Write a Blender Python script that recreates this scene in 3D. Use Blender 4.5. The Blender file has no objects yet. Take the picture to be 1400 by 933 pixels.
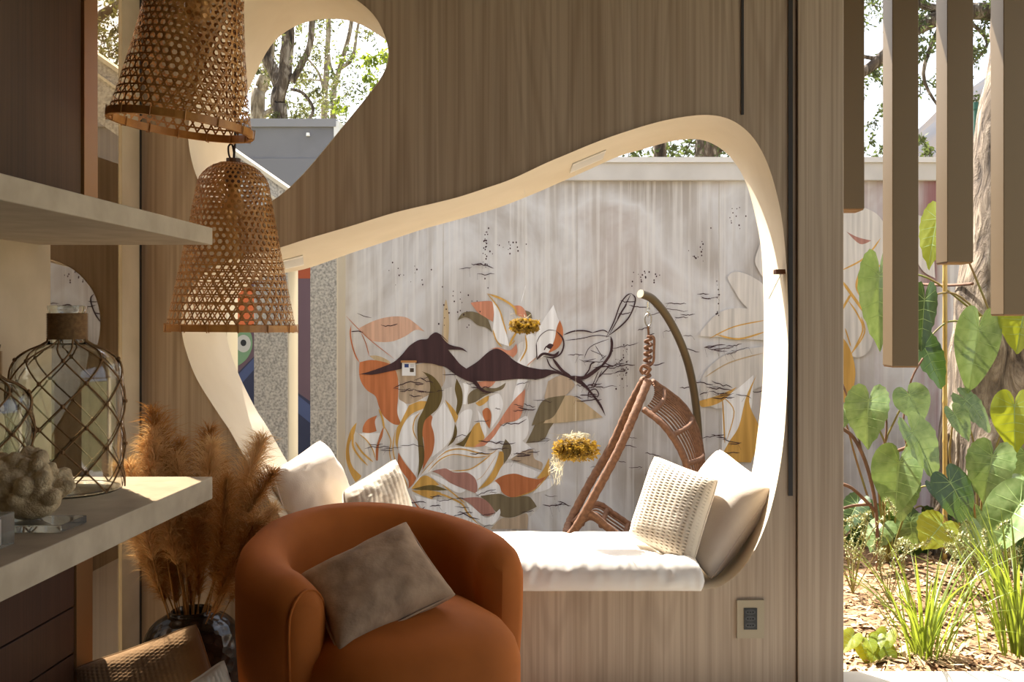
import bpy, bmesh, math, random
from mathutils import Vector, Matrix, noise
from mathutils.geometry import tessellate_polygon
S = bpy.context.scene
COL = S.collection
PI = math.pi
# ---------------------------------------------------------------- camera, sky, sun, exposure
F = 1361.0; VX = 785.0; VY = 440.0; EYE = 1.15      # focal length in px, vanishing point, eye height
cam_d = bpy.data.cameras.new('camera'); cam = bpy.data.objects.new('camera', cam_d); COL.objects.link(cam)
cam.location = (0, 0, EYE); cam.rotation_euler = (PI/2, 0, 0)
cam_d.sensor_width = 36.0; cam_d.lens = 36.0*F/1400.0
cam_d.shift_x = (700.0-VX)/1400.0; cam_d.shift_y = (VY-466.5)/1400.0
cam_d.clip_start = 0.02; cam_d.clip_end = 2000
S.camera = cam
SUN = Vector((-0.387, 0.461, 0.799)).normalized()    # towards the sun
w = bpy.data.worlds.new('sky'); S.world = w; w.use_nodes = True
nt = w.node_tree; nt.nodes.clear()
sky = nt.nodes.new('ShaderNodeTexSky'); sky.sky_type = 'NISHITA'; sky.sun_disc = False
sky.sun_elevation = math.asin(SUN.z); sky.sun_rotation = math.atan2(SUN.x, SUN.y)
sky.air_density = 1.0; sky.dust_density = 3.0; sky.ozone_density = 1.0
hs = nt.nodes.new('ShaderNodeHueSaturation'); hs.inputs['Saturation'].default_value = 0.45
bg = nt.nodes.new('ShaderNodeBackground'); bg.inputs['Strength'].default_value = 0.26
wo = nt.nodes.new('ShaderNodeOutputWorld')
nt.links.new(sky.outputs[0], hs.inputs['Color']); nt.links.new(hs.outputs[0], bg.inputs[0]); nt.links.new(bg.outputs[0], wo.inputs[0])
sd = bpy.data.lights.new('sun', 'SUN'); sd.energy = 12.0; sd.angle = 0.009; sd.color = (1.0, 0.94, 0.85)
so = bpy.data.objects.new('sun', sd); COL.objects.link(so); so.rotation_euler = (-SUN).to_track_quat('-Z', 'Y').to_euler()
so.location = SUN*30
S.view_settings.view_transform = 'Standard'; S.view_settings.look = 'None'
S.view_settings.gamma = 1.0; S.view_settings.exposure = 0.74
S.view_settings.use_curve_mapping = False

# ---------------------------------------------------------------- helpers
def P(px, py, d):
    return Vector(((px-VX)/F*d, d, EYE+(VY-py)/F*d))
def lin(c):
    return tuple(((v/255.0)/12.92 if v/255.0 <= 0.04045 else ((v/255.0+0.055)/1.055)**2.4) for v in c)
def tag(o, label=None, cat=None, group=None, kind=None):
    if label: o['label'] = label
    if cat: o['category'] = cat
    if group: o['group'] = group
    if kind: o['kind'] = kind
    return o
def empty(name, loc=(0, 0, 0)):
    o = bpy.data.objects.new(name, None); COL.objects.link(o); o.location = loc; o.empty_display_size = 0.05
    return o
def origin_of(parent):
    v = Vector((0, 0, 0))
    while parent is not None:
        v += Vector(parent.location); parent = parent.parent
    return v
def obj(name, vf, mat, parent=None, smooth=False, mats=None, fm=None):
    """vf = (world verts, faces); meshes are stored in world axes relative to their (unrotated) parent"""
    v, f = vf
    o0 = origin_of(parent)
    me = bpy.data.meshes.new(name)
    me.from_pydata([tuple(Vector(p)-o0) for p in v], [], f)
    if smooth: me.polygons.foreach_set('use_smooth', [True]*len(me.polygons))
    for m in (mats or [mat]): me.materials.append(m)
    if fm: me.polygons.foreach_set('material_index', fm)
    me.update()
    o = bpy.data.objects.new(name, me); COL.objects.link(o)
    if parent is not None: o.parent = parent
    return o
def inst(name, me, mtx, parent=None):
    o = bpy.data.objects.new(name, me); COL.objects.link(o)
    if parent is not None:
        o.parent = parent; mtx = Matrix.Translation(-origin_of(parent)) @ mtx
    o.matrix_basis = mtx
    return o
def join(*vfs):
    V = []; Fc = []
    for v, f in vfs:
        n = len(V); V += list(v); Fc += [tuple(i+n for i in q) for q in f]
    return V, Fc
def box(x0, x1, y0, y1, z0, z1, bev=0.0, seg=2):
    if bev <= 0:
        v = [(x0,y0,z0),(x1,y0,z0),(x1,y1,z0),(x0,y1,z0),(x0,y0,z1),(x1,y0,z1),(x1,y1,z1),(x0,y1,z1)]
        return v, [(0,3,2,1),(4,5,6,7),(0,1,5,4),(1,2,6,5),(2,3,7,6),(3,0,4,7)]
    bm = bmesh.new(); bmesh.ops.create_cube(bm, size=1.0)
    for q in bm.verts:
        q.co = Vector((x0+(q.co.x+.5)*(x1-x0), y0+(q.co.y+.5)*(y1-y0), z0+(q.co.z+.5)*(z1-z0)))
    bmesh.ops.bevel(bm, geom=bm.edges[:], offset=bev, segments=seg, affect='EDGES', profile=0.5)
    return from_bm(bm)
def from_bm(bm):
    bm.verts.index_update()
    r = [v.co.copy() for v in bm.verts], [tuple(v.index for v in f.verts) for f in bm.faces]
    bm.free(); return r
def xf(vf, m):
    return [m @ Vector(p) for p in vf[0]], vf[1]
def tube(pts, r, n=8, caps=True, closed=False):
    pts = [Vector(p) for p in pts]; m = len(pts)
    rad = r if isinstance(r, (list, tuple)) else [r]*m
    V = []; Fc = []
    t0 = (pts[1]-pts[0]).normalized()
    up = Vector((0, 0, 1)) if abs(t0.z) < 0.9 else Vector((1, 0, 0))
    nn = (up - t0*up.dot(t0)).normalized()
    for i in range(m):
        if closed: t = (pts[(i+1) % m]-pts[i-1])
        else: t = pts[min(i+1, m-1)]-pts[max(i-1, 0)]
        if t.length < 1e-9: t = t0.copy()
        t.normalize()
        nn = (nn - t*nn.dot(t))
        if nn.length < 1e-6: nn = t.orthogonal()
        nn.normalize(); b = t.cross(nn)
        for k in range(n):
            a = 2*PI*k/n
            V.append(pts[i]+(nn*math.cos(a)+b*math.sin(a))*rad[i])
    for i in range(m if closed else m-1):
        j = (i+1) % m
        for k in range(n):
            k2 = (k+1) % n
            Fc.append((i*n+k, i*n+k2, j*n+k2, j*n+k))
    if caps and not closed:
        Fc.append(tuple(range(n-1, -1, -1))); Fc.append(tuple((m-1)*n+k for k in range(n)))
    return V, Fc
def lathe(prof, n=32, c=(0, 0, 0), cap=False):
    V = []; Fc = []; c = Vector(c)
    for r, z in prof:
        for k in range(n):
            a = 2*PI*k/n; V.append(c+Vector((r*math.cos(a), r*math.sin(a), z)))
    for i in range(len(prof)-1):
        for k in range(n):
            k2 = (k+1) % n
            Fc.append((i*n+k, i*n+k2, (i+1)*n+k2, (i+1)*n+k))
    if cap:
        Fc.append(tuple(range(n-1, -1, -1))); Fc.append(tuple((len(prof)-1)*n+k for k in range(n)))
    return V, Fc
def crom(pts, sub=6, closed=False):
    pts = [Vector(p) for p in pts]; m = len(pts); out = []
    for i in range(m if closed else m-1):
        if closed: a, b, c, d = pts[i-1], pts[i], pts[(i+1) % m], pts[(i+2) % m]
        else: a, b, c, d = pts[max(i-1, 0)], pts[i], pts[i+1], pts[min(i+2, m-1)]
        for k in range(sub):
            t = k/sub
            out.append(0.5*((2*b)+(c-a)*t+(2*a-5*b+4*c-d)*t*t+(3*b-3*c+d-a)*t**3))
    if not closed: out.append(pts[-1])
    return out
def smooth_outline(pts, sub=6):
    """closed outline; points written (x, y, 1) are sharp corners"""
    n = len(pts); cs = [i for i, p in enumerate(pts) if len(p) == 3]
    if not cs: return [(v.x, v.y) for v in crom([(p[0], p[1], 0) for p in pts], sub, True)]
    out = []
    for a, b in zip(cs, cs[1:]+[cs[0]+n]):
        seg = [(pts[i % n][0], pts[i % n][1], 0) for i in range(a, b+1)]
        out += [(v.x, v.y) for v in crom(seg, sub)[:-1]]
    return out
def ribbon(pts, wd, nrm, z=0.0):
    """flat strip of width wd (number or list) along 3D points, lying across normal nrm"""
    pts = [Vector(p) for p in pts]; m = len(pts); V = []; Fc = []
    for i in range(m):
        t = (pts[min(i+1, m-1)]-pts[max(i-1, 0)]).normalized(); s = t.cross(nrm).normalized()
        h = (wd[i] if isinstance(wd, list) else wd)/2
        V += [pts[i]+s*h, pts[i]-s*h]
    for i in range(m-1): Fc.append((2*i, 2*i+1, 2*i+3, 2*i+2))
    return V, Fc

# ---------------------------------------------------------------- materials
MATS = {}
def mat(name, rgb, rough=0.6, metal=0.0, spec=0.5, **k):
    if name in MATS: return MATS[name]
    m = bpy.data.materials.new(name); m.use_nodes = True; MATS[name] = m
    b = m.node_tree.nodes['Principled BSDF']
    b.inputs['Base Color'].default_value = (*lin(rgb), 1); b.inputs['Roughness'].default_value = rough
    b.inputs['Metallic'].default_value = metal; b.inputs['Specular IOR Level'].default_value = spec
    for kk, v in k.items(): b.inputs[kk.replace('_', ' ')].default_value = v
    return m
def nz(m, kind='ShaderNodeTexNoise', scale=(1, 1, 1), coord='Object', **k):
    """texture node on scaled object/generated coordinates"""
    t = m.node_tree; tc = t.nodes.new('ShaderNodeTexCoord'); mp = t.nodes.new('ShaderNodeMapping')
    mp.inputs['Scale'].default_value = scale; n = t.nodes.new(kind)
    t.links.new(tc.outputs[coord], mp.inputs[0]); t.links.new(mp.outputs[0], n.inputs['Vector'])
    for kk, v in k.items():
        if kk in n.inputs: n.inputs[kk].default_value = v
        else: setattr(n, kk, v)
    return n
def ramp(m, src, stops):
    t = m.node_tree; r = t.nodes.new('ShaderNodeValToRGB'); t.links.new(src, r.inputs[0])
    e = r.color_ramp.elements
    while len(e) < len(stops): e.new(0.5)
    for q, (p, c) in zip(e, stops):
        q.position = p; q.color = (*lin(c), 1) if len(c) == 3 else c
    return r
def mix(m, a, b, fac, mode='MIX'):
    t = m.node_tree; x = t.nodes.new('ShaderNodeMix'); x.data_type = 'RGBA'; x.blend_type = mode
    for s, v in ((6, a), (7, b), (0, fac)):
        if hasattr(v, 'is_linked') or hasattr(v, 'links'): t.links.new(v, x.inputs[s])
        elif isinstance(v, (int, float)): x.inputs[s].default_value = v
        else: x.inputs[s].default_value = (*lin(v), 1)
    return x.outputs[2]
def bcol(m, out): m.node_tree.links.new(out, m.node_tree.nodes['Principled BSDF'].inputs['Base Color'])
def bump(m, src, strength=0.3, dist=0.01):
    t = m.node_tree; b = t.nodes.new('ShaderNodeBump'); b.inputs['Strength'].default_value = strength
    b.inputs['Distance'].default_value = dist
    t.links.new(src, b.inputs['Height']); p = t.nodes['Principled BSDF']
    if p.inputs['Normal'].is_linked: t.links.new(p.inputs['Normal'].links[0].from_socket, b.inputs['Normal'])
    t.links.new(b.outputs[0], p.inputs['Normal'])
def varied(name, c1, c2, scale=8, rough=0.7, detail=6, bs=0.0, bd=0.005, bscale=None, stretch=(1, 1, 1), lo=.35, hi=.65, **k):
    if name in MATS: return MATS[name]
    m = mat(name, c1, rough, **k)
    n = nz(m, scale=stretch, Scale=scale, Detail=detail)
    bcol(m, ramp(m, n.outputs['Fac'], [(lo, c1), (hi, c2)]).outputs[0])
    if bs:
        n2 = nz(m, scale=stretch, Scale=bscale or scale, Detail=detail); bump(m, n2.outputs['Fac'], bs, bd)
    return m
def translucent(m, rgb, amount=0.4):
    t = m.node_tree; p = t.nodes['Principled BSDF']; o = t.nodes['Material Output']
    tr = t.nodes.new('ShaderNodeBsdfTranslucent'); tr.inputs[0].default_value = (*lin(rgb), 1)
    mx = t.nodes.new('ShaderNodeMixShader'); mx.inputs[0].default_value = amount
    t.links.new(p.outputs[0], mx.inputs[1]); t.links.new(tr.outputs[0], mx.inputs[2]); t.links.new(mx.outputs[0], o.inputs[0])
    return m
def wood(name, c1, c2, c3, sx=9.0, sz=0.55, rough=0.5):
    m = mat(name, c1, rough)
    big = nz(m, scale=(sx*.55, sx*.55, sz*.5), Scale=1.6, Detail=3, Distortion=1.2)
    fine = nz(m, scale=(sx*14, sx*14, sz*1.6), Scale=1.0, Detail=5)
    wv = nz(m, 'ShaderNodeTexWave', scale=(1.0, 1.0, 0.10), Scale=9.0, Distortion=7.0, Detail=3.0)
    wv.bands_direction = 'X'
    a = ramp(m, big.outputs['Fac'], [(.3, c1), (.7, c2)])
    b = mix(m, a.outputs[0], c3, ramp(m, fine.outputs['Fac'], [(.46, (0, 0, 0)), (.66, (168, 168, 168))]).outputs[0])
    c = mix(m, b, c3, ramp(m, wv.outputs['Fac'], [(.62, (0, 0, 0)), (1.0, (105, 105, 105))]).outputs[0])
    ct = nz(m, scale=(sx*.42, sx*.42, sz*.55), Scale=1.0, Detail=1.6, Roughness=.45)      # contour lines: cathedral grain
    mu_ = m.node_tree.nodes.new('ShaderNodeMath'); mu_.operation = 'MULTIPLY'; mu_.inputs[1].default_value = 95.0; m.node_tree.links.new(ct.outputs['Fac'], mu_.inputs[0])
    sn = m.node_tree.nodes.new('ShaderNodeMath'); sn.operation = 'SINE'; m.node_tree.links.new(mu_.outputs[0], sn.inputs[0])
    c = mix(m, c, c3, ramp(m, sn.outputs[0], [(.35, (0, 0, 0)), (1.0, (128, 128, 128))]).outputs[0])
    bcol(m, c); bump(m, fine.outputs['Fac'], .12, .002)
    return m
M_wood = wood('oak_panel', (192, 173, 149), (176, 155, 130), (130, 108, 86))
M_darkwood = wood('dark_veneer', (92, 68, 46), (76, 55, 37), (54, 38, 26), sx=12, rough=.75)
M_walnut = wood('walnut_drawer', (88, 60, 44), (72, 48, 35), (50, 33, 24), sx=12)
M_plaster = varied('white_plaster', (212, 198, 174), (205, 190, 165), 5, .85, bs=.05, bscale=60, bd=.003)
M_black = mat('dark_metal', (30, 30, 30), .4)
M_stone = varied('beige_stone', (176, 162, 140), (160, 146, 124), 14, .65, bs=.08, bscale=50)
M_cream = varied('cream_laminate', (186, 170, 144), (176, 160, 134), 10, .6, bs=.06, bscale=90)
M_bronze = mat('bronze_metal', (152, 112, 70), .5, .35)
M_tube = mat('champagne_aluminium', (108, 90, 66), .5, .5)
M_kerb = varied('pale_kerb', (228, 220, 205), (210, 200, 184), 6, .8)
# ================================================================ the setting
D = 3.02; DB = 3.41
XL = -1.31; XR = (1088-VX)/F*D; XE = (1152-VX)/F*D; HC = 2.75
def holed(outer, holes, y, flip):
    polys = [[Vector((p[0], p[1], 0)) for p in poly] for poly in [outer]+holes]
    flat = [p for poly in polys for p in poly]
    tris = tessellate_polygon(polys)
    V = [Vector((p.x, y, p.y)) for p in flat]; Fc = []
    for t in tris:
        a, b, c = (flat[i] for i in t)
        ccw = (b-a).cross(c-a).z > 0      # ccw in (x,z) faces -Y
        t = tuple(t)
        if ccw == flip: t = t[::-1]
        Fc.append(t)
    return V, Fc
def contour(pairs, sub=5):
    f = crom([P(a, b, D) for a, b, c, d in pairs], sub, True); k = crom([P(c, d, DB) for a, b, c, d in pairs], sub, True)
    return f, k
MAIN = [(249,450,309,449),(251,420,312,422),(263,392,330,398),(290,366,350,384),(330,351,368,378),(382,339,392,373),(420,327,424,366),(478,310,478,347),(540,291,535,328),(590,279,580,313),(626,270,620,302),(663,258,655,292),(700,245,690,281),(745,224,735,263),(771,213,760,252),(817,194,803,233),(863,178,843,215),(909,165,880,204),(954,158,920,193),(986,160,957,191),(1012,172,985,203),(1034,195,1005,223),(1052,232,1021,253),(1066,285,1033,297),(1073,340,1041,345),(1077,410,1044,413),(1077,480,1044,475),(1075,545,1042,533),(1070,610,1036,590),(1060,670,1028,645),(1045,722,1014,690),(1022,768,995,728),(992,797,968,755),(957,806,938,764),(850,806,843,764),(700,806,710,764),(560,806,586,764),(490,805,523,764),(450,788,487,748),(420,760,462,722),(397,728,440,695),(372,688,421,665),(349,650,398,640),(316,591,366,585),(300,567,350,560),(270,519,328,516),(255,480,314,478)]
HOLEF = [(258,190),(262,150),(273,110),(290,65),(316,15),(350,-14),(395,-27),(445,-23),(490,2),(515,26),(528,55),(531,80),(522,105),(500,135),(470,172),(440,209),(415,238),(390,262),(368,277),(342,287),(315,288),(288,272),(268,238)]
rk = D/DB
HOLE = [(a, b, VX+(a-VX)*rk, VY+(b-VY)*rk) for a, b in HOLEF]
mf, mb = contour(MAIN); hf, hb = contour(HOLE)
xz = lambda L: [(v.x, v.z) for v in L]
XO = XL-.07
outer = [(XO, 0), (XR, 0), (XR, HC), (XO, HC)]
fv, ff = holed(outer, [xz(mf), xz(hf)], D, False)
bv, bf = holed(outer, [xz(mb), xz(hb)], DB, True)
sides = box(XO, XR, D, DB, 0, HC); sides = (sides[0], [sides[1][0], sides[1][1], sides[1][3], sides[1][5]])
wall_back = obj('wall_back', join((fv, ff), (bv, bf), sides), None, mats=[M_wood, M_plaster], fm=[0]*len(ff)+[1]*len(bf)+[0]*4)
tag(wall_back, 'oak panelled wall with two curving openings', kind='structure')
def lining(fr, bk, name):
    n = len(fr); V = []; Fc = []; cols = 3
    inner = lambda a, b, t: a.lerp(b, t)
    for a, b in zip(fr, bk):
        V += [inner(a, b, t)+Vector((0, -0.004 if t == 0 else 0, 0)) for t in (0, .33, .66, 1)]
    for i in range(n):
        j = (i+1) % n
        for k in range(3): Fc.append((i*4+k, i*4+k+1, j*4+k+1, j*4+k))
    return obj(name, (V, Fc), M_plaster, wall_back, smooth=True)
lining(mf, mb, 'opening_lining'); lining(hf, hb, 'opening_lining')
obj('end_panel', box(XR+.004, XE, D-.012, DB, 0, HC, .002), M_wood, wall_back)
M_prof = mat('led_profile', (70, 68, 66), .4, .4)
def px_box(x0, y0, x1, y1, d, t):
    a = P(x0, y1, d); b = P(x1, y0, d)
    return box(a.x, b.x, d-t, d+.004, a.z, b.z)
tag(obj('trim_1', px_box(1013.2, -140, 1016.8, 157, D, .004), M_prof), 'short dark metal profile set above the large opening', kind='structure')
tag(obj('trim_2', px_box(1077.5, -140, 1083.5, 678, D, .005), M_prof), 'long dark metal profile running down beside the end panel', kind='structure')
# recessed slot lights in the soffit
def soffit_light(i0, t0, t1, L, name, label):
    # lies on the lining between contour samples i0..i0+L
    V = []
    for i in range(i0, i0+L+1):
        a, b = mf[i], mb[i]
        nrm = (mf[i+1]-mf[i-1]).cross(b-a).normalized()
        if nrm.z > 0: nrm = -nrm
        V += [a.lerp(b, t0)+nrm*.004, a.lerp(b, t1)+nrm*.004, a.lerp(b, t0)+nrm*.0005, a.lerp(b, t1)+nrm*.0005]
    Fc = []
    for k in range(L):
        p, q = k*4, k*4+4
        Fc += [(p, q, q+1, p+1), (p, p+2, q+2, q), (p+1, q+1, q+3, p+3)]
    Fc += [(0, 1, 3, 2), (L*4, L*4+2, L*4+3, L*4+1)]
    r = empty(name, V[0]); tag(r, label, 'light')
    obj('light_frame', (V, Fc), mat('white_frame', (226, 220, 208), .5), r)
    V2 = []
    for i in range(i0, i0+L+1):
        a, b = mf[i], mb[i]; nrm = (mf[i+1]-mf[i-1]).cross(b-a).normalized()
        if nrm.z > 0: nrm = -nrm
        e = (t1-t0)*.14
        V2 += [a.lerp(b, t0+e)+nrm*.0048, a.lerp(b, t1-e)+nrm*.0048]
    F2 = [(2*k, 2*k+2, 2*k+3, 2*k+1) for k in range(L)]
    obj('diffuser', (V2, F2), mat('frosted_diffuser', (205, 200, 190), .35), r)
soffit_light(72, .42, .74, 5, 'recessed_light', 'narrow recessed light in the rising part of the curved soffit')
soffit_light(25, .45, .80, 4, 'recessed_light', 'narrow recessed light in the low end of the soffit beside the hanging lamp')

tag(obj('floor', box(XL, 4.2, -2.6, 3.10, -.12, 0), varied('cement_floor', (206, 200, 190), (192, 186, 176), 4, .6)), 'beige floor of the room', kind='structure')
kerb = obj('kerb', box(XE+.02, 4.2, 3.10, 3.27, -.12, .002, .004), M_kerb); tag(kerb, 'pale stone kerb between the floor and the planting bed', kind='structure')
tag(obj('ceiling', box(XL-.1, 2.05, -2.7, 3.9, HC, HC+.15), mat('ceiling_paint', (132, 112, 90), .9)), 'flat ceiling over the room', kind='structure')  # overhang past the oak wall added out of view to cut skylight outside
tag(obj('wall_rear', box(XL, 2.05, -2.75, -2.6, 0, HC), mat('rear_paint', (120, 102, 84), .9)), 'wall behind the room', kind='structure')
tag(obj('added_wall_right', box(2.05, 2.15, -2.75, -.1, 0, HC+.15), mat('rear_paint', (120, 102, 84), .9)), 'unseen wall added to cut the light entering from the right', kind='structure')  # added out of view to darken the upper oak wall
# left wall: cream panel, tinted glass strip, cream post
GZ0, GZ1 = 2.49, 2.876
wl = obj('wall_left', box(XL-.06, XL, -2.6, GZ0, 0, HC), M_cream); tag(wl, 'cream laminate panel behind the shelves', kind='structure')
tag(obj('trim_3', box(XL-.006, XL+.004, GZ1, 2.992, 0, HC, .001), M_cream), 'cream post beside the tinted glass strip', kind='structure')
tag(obj('trim_4', box(XL-.06, XL-.002, 2.992, D, 0, HC), M_black), 'dark shadow gap beside the cream post', kind='structure')
mg = bpy.data.materials.new('tinted_glass'); mg.use_nodes = True; t = mg.node_tree; t.nodes.clear()
tr = t.nodes.new('ShaderNodeBsdfTransparent'); tr.inputs[0].default_value = (.86, .74, .58, 1)
gl = t.nodes.new('ShaderNodeBsdfGlossy'); gl.inputs[0].default_value = (.95, .85, .72, 1); gl.inputs[1].default_value = 0.0
mx = t.nodes.new('ShaderNodeMixShader'); mx.inputs[0].default_value = .45; ou = t.nodes.new('ShaderNodeOutputMaterial')
t.links.new(tr.outputs[0], mx.inputs[1]); t.links.new(gl.outputs[0], mx.inputs[2]); t.links.new(mx.outputs[0], ou.inputs[0])
win = obj('window_1', ([(XL-.003, GZ0, 0), (XL-.003, GZ1, 0), (XL-.003, GZ1, HC), (XL-.003, GZ0, HC)], [(0, 1, 2, 3)]), mg)
tag(win, 'bronze tinted glass strip between shelves and post', kind='structure')

# ---- outside ground
M_soil = varied('mulch_soil', (150, 116, 80), (96, 70, 46), 30, .95, bs=.6, bd=.02, bscale=60)
def ground_grid(x0, x1, y0, y1, nx, ny, h, amp, sc):
    V = []; Fc = []
    for j in range(ny+1):
        for i in range(nx+1):
            x = x0+(x1-x0)*i/nx; y = y0+(y1-y0)*j/ny
            V.append((x, y, h+amp*noise.noise(Vector((x*sc, y*sc, 0)))))
    for j in range(ny):
        for i in range(nx):
            a = j*(nx+1)+i; Fc.append((a, a+1, a+nx+2, a+nx+1))
    return V, Fc
tag(obj('garden_bed', ground_grid(XE+.02, 6, 3.27, 6.2, 60, 50, -.05, .05, 2.2), M_soil, smooth=True), 'mulched planting bed beside the room', kind='structure')
tag(obj('patio', box(-8, XE+.02, DB, 6.2, -.3, -.2), varied('patio_concrete', (118, 108, 95), (106, 97, 85), 3, .8)), 'pale concrete patio behind the opening', kind='structure')
tag(obj('outer_ground', ([(-60, 6.2, -.33), (60, 6.2, -.33), (60, 120, -.33), (-60, 120, -.33), (-60, -30, -.33), (60, -30, -.33)], [(0, 1, 2, 3), (4, 5, 1, 0)]), varied('dry_grass', (140, 130, 90), (110, 110, 70), .5, .95)), 'ground around the house', kind='structure')

tag(obj('added_wall_side', box(-2.75, -2.6, 2.2, 5.85, -.33, 2.05), varied('taupe_render', (110, 92, 74), (96, 80, 64), 3, .9)), 'low taupe wall added to darken the view through the tinted glass', kind='structure')  # added to hide the bright ground and darken the view behind the glass
tag(obj('added_wall_side', box(-2.75, -2.6, 2.2, 5.85, -.2, 2.05), varied('taupe_render', (110, 92, 74), (96, 80, 64), 3, .9)), 'low taupe wall added to darken the view through the tinted glass', kind='structure')
# ---- garden wall with its mural
WZ = 6.2
WX0 = P(468, 0, WZ).x; WTOP = P(0, 248, WZ).z; CTOP = P(0, 217, WZ).z
mm = mat('mural_ground', (200, 194, 186), .75)
st = nz(mm, scale=(9, 1, .55), Scale=1.3, Detail=7, Roughness=.62)
st2 = nz(mm, scale=(34, 1, .9), Scale=1.2, Detail=4)
blot = nz(mm, scale=(1, 1, .8), Scale=1.5, Detail=5, Distortion=.6)
c = ramp(mm, blot.outputs['Fac'], [(.28, (158, 148, 136)), (.42, (184, 178, 173)), (.54, (214, 213, 213)), (.65, (192, 183, 178)), (.78, (214, 213, 212))]).outputs[0]
c = mix(mm, c, (172, 162, 151), ramp(mm, st.outputs['Fac'], [(.5, (0, 0, 0)), (.68, (185, 185, 185))]).outputs[0])
c = mix(mm, c, (228, 225, 221), ramp(mm, st2.outputs['Fac'], [(.5, (0, 0, 0)), (.66, (190, 190, 190))]).outputs[0])
# red-violet drips on the stretch above the planting bed
tc = mm.node_tree.nodes.new('ShaderNodeTexCoord'); sp = mm.node_tree.nodes.new('ShaderNodeSeparateXYZ'); mm.node_tree.links.new(tc.outputs['Object'], sp.inputs[0])
mr = mm.node_tree.nodes.new('ShaderNodeMapRange'); mr.inputs[1].default_value = 1.7; mr.inputs[2].default_value = 2.0; mr.inputs[4].default_value = .9
mm.node_tree.links.new(sp.outputs[0], mr.inputs[0])
red = nz(mm, scale=(7, 1, .35), Scale=1.1, Detail=5)
rm = ramp(mm, red.outputs['Fac'], [(.42, (0, 0, 0)), (.62, (255, 255, 255))]).outputs[0]
mu = mm.node_tree.nodes.new('ShaderNodeMath'); mu.operation = 'MULTIPLY'; mm.node_tree.links.new(rm, mu.inputs[0]); mm.node_tree.links.new(mr.outputs[0], mu.inputs[1])
c = mix(mm, c, (138, 84, 88), mu.outputs[0])
bcol(mm, c)
gw = obj('wall_garden', box(WX0, 7.0, WZ, WZ+.2, -.3, WTOP), mm); tag(gw, 'garden wall painted with flowers, a branch and a bird', kind='structure')
obj('coping', box(WX0-.02, 7.0, WZ-.035, WZ+.24, WTOP, CTOP, .006), varied('coping_paint', (214, 210, 204), (200, 196, 190), 4, .8), gw)
obj('coping_lip', box(WX0, 7.0, WZ-.05, WZ-.034, CTOP-.03, CTOP+.002), mat('coping_lip', (224, 221, 216), .8), gw)
PAINT = dict(W=(246, 244, 242), G=(214, 209, 204), O=(192, 112, 64), T=(210, 140, 108), K=(210, 168, 142), L=(100, 82, 34), M=(118, 104, 76), Y=(210, 162, 78), D=(58, 30, 32), N=(188, 166, 140), V=(172, 122, 108), H=(214, 208, 200), S=(194, 170, 132))
def paint_mat(k):
    nm = 'mural_paint_'+{'W':'white','G':'grey','O':'rust','T':'coral','K':'peach','L':'olive','M':'moss','Y':'ochre','D':'plum','N':'tan','V':'rose','H':'pale','S':'sand'}[k]
    if nm in MATS: return MATS[nm]
    c = PAINT[k]; m = mat(nm, c, .75)
    n = nz(m, scale=(26, 1, 1.2), Scale=1.5, Detail=5)
    l = tuple(min(255, int(v+14)) for v in c); d = tuple(int(v*.92) for v in c)
    bcol(m, ramp(m, n.outputs['Fac'], [(.35, d), (.68, l)]).outputs[0]); return m
layer = [0]
def lay(): layer[0] += 1; return WZ-.0006-layer[0]*.00009
def paint(k, pts, cv=None, name='painted_petal', sub=5):
    y = lay()
    if cv: pts = [cv(*p) for p in pts]
    o2 = smooth_outline(pts, sub); w3 = [P(a, b, WZ) for a, b in o2]
    poly = [Vector((p.x, p.z, 0)) for p in w3]
    V = [Vector((p.x, y, p.z)) for p in w3]; Fc = []
    for t in tessellate_polygon([poly]):
        a, b, c = (poly[i] for i in t)
        if abs((b-a).cross(c-a).z) < 1e-12: continue
        Fc.append(tuple(t) if (b-a).cross(c-a).z > 0 else tuple(t)[::-1])
    return obj(name, (V, Fc), paint_mat(k), gw)
def stroke(k, pts, wpx, cv=None, name='painted_line', taper=True, sub=5):
    y = lay()
    if cv: pts = [cv(*p) for p in pts]; wpx = wpx/cv.s
    q = crom([P(p[0], p[1], WZ) for p in pts], sub); n = len(q)
    for v in q: v.y = y
    wd = [wpx/F*WZ*(max(.25, min(1, 6*min(i/(n-1), 1-i/(n-1)))) if taper else 1) for i in range(n)]
    return ribbon(q, wd, Vector((0, -1, 0)))
class CV:
    def __init__(s, x, y, sc): s.x = x; s.y = y; s.s = sc
    def __call__(s, *p): return (s.x+p[0]/s.s, s.y+p[1]/s.s)+tuple(p[2:])
A = CV(470, 420, 6.22); B = CV(600, 390, 6.22); C_ = CV(730, 380, 4.667); Dd = CV(470, 540, 6.22); E = CV(560, 500, 6.22); Fq = CV(560, 590, 6.22); Gq = CV(930, 330, 3.01); Hq = CV(1150, 250, 3.214)
# white flower mass behind the petals
paint('G', [(478,640),(497,590),(545,552),(600,535),(648,518),(690,500),(712,468),(735,480),(704,556),(738,612),(724,640),(740,690),(690,722),(600,735),(520,730)])
paint('S', [(604,470,1),(606,430),(610,410),(614,440),(612,475,1)])
paint('K', [(130,180,1),(250,120),(380,85),(520,85),(610,140),(690,210,1),(610,195),(520,250),(400,295),(250,290),(180,240)], A)
paint('N', [(440,540),(560,510),(700,475),(820,490),(865,560),(835,680),(700,760),(560,825),(470,780),(475,660)], A)
paint('S', [(215,415,1),(290,415),(380,455),(400,490,1),(300,470)], A)
paint('O', [(135,470,1),(230,450),(330,465),(400,490),(445,550),(465,650),(462,780),(455,900),(492,1005,1),(420,995),(340,930),(300,850),(270,760),(200,710),(150,640),(130,560)], A)
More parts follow.
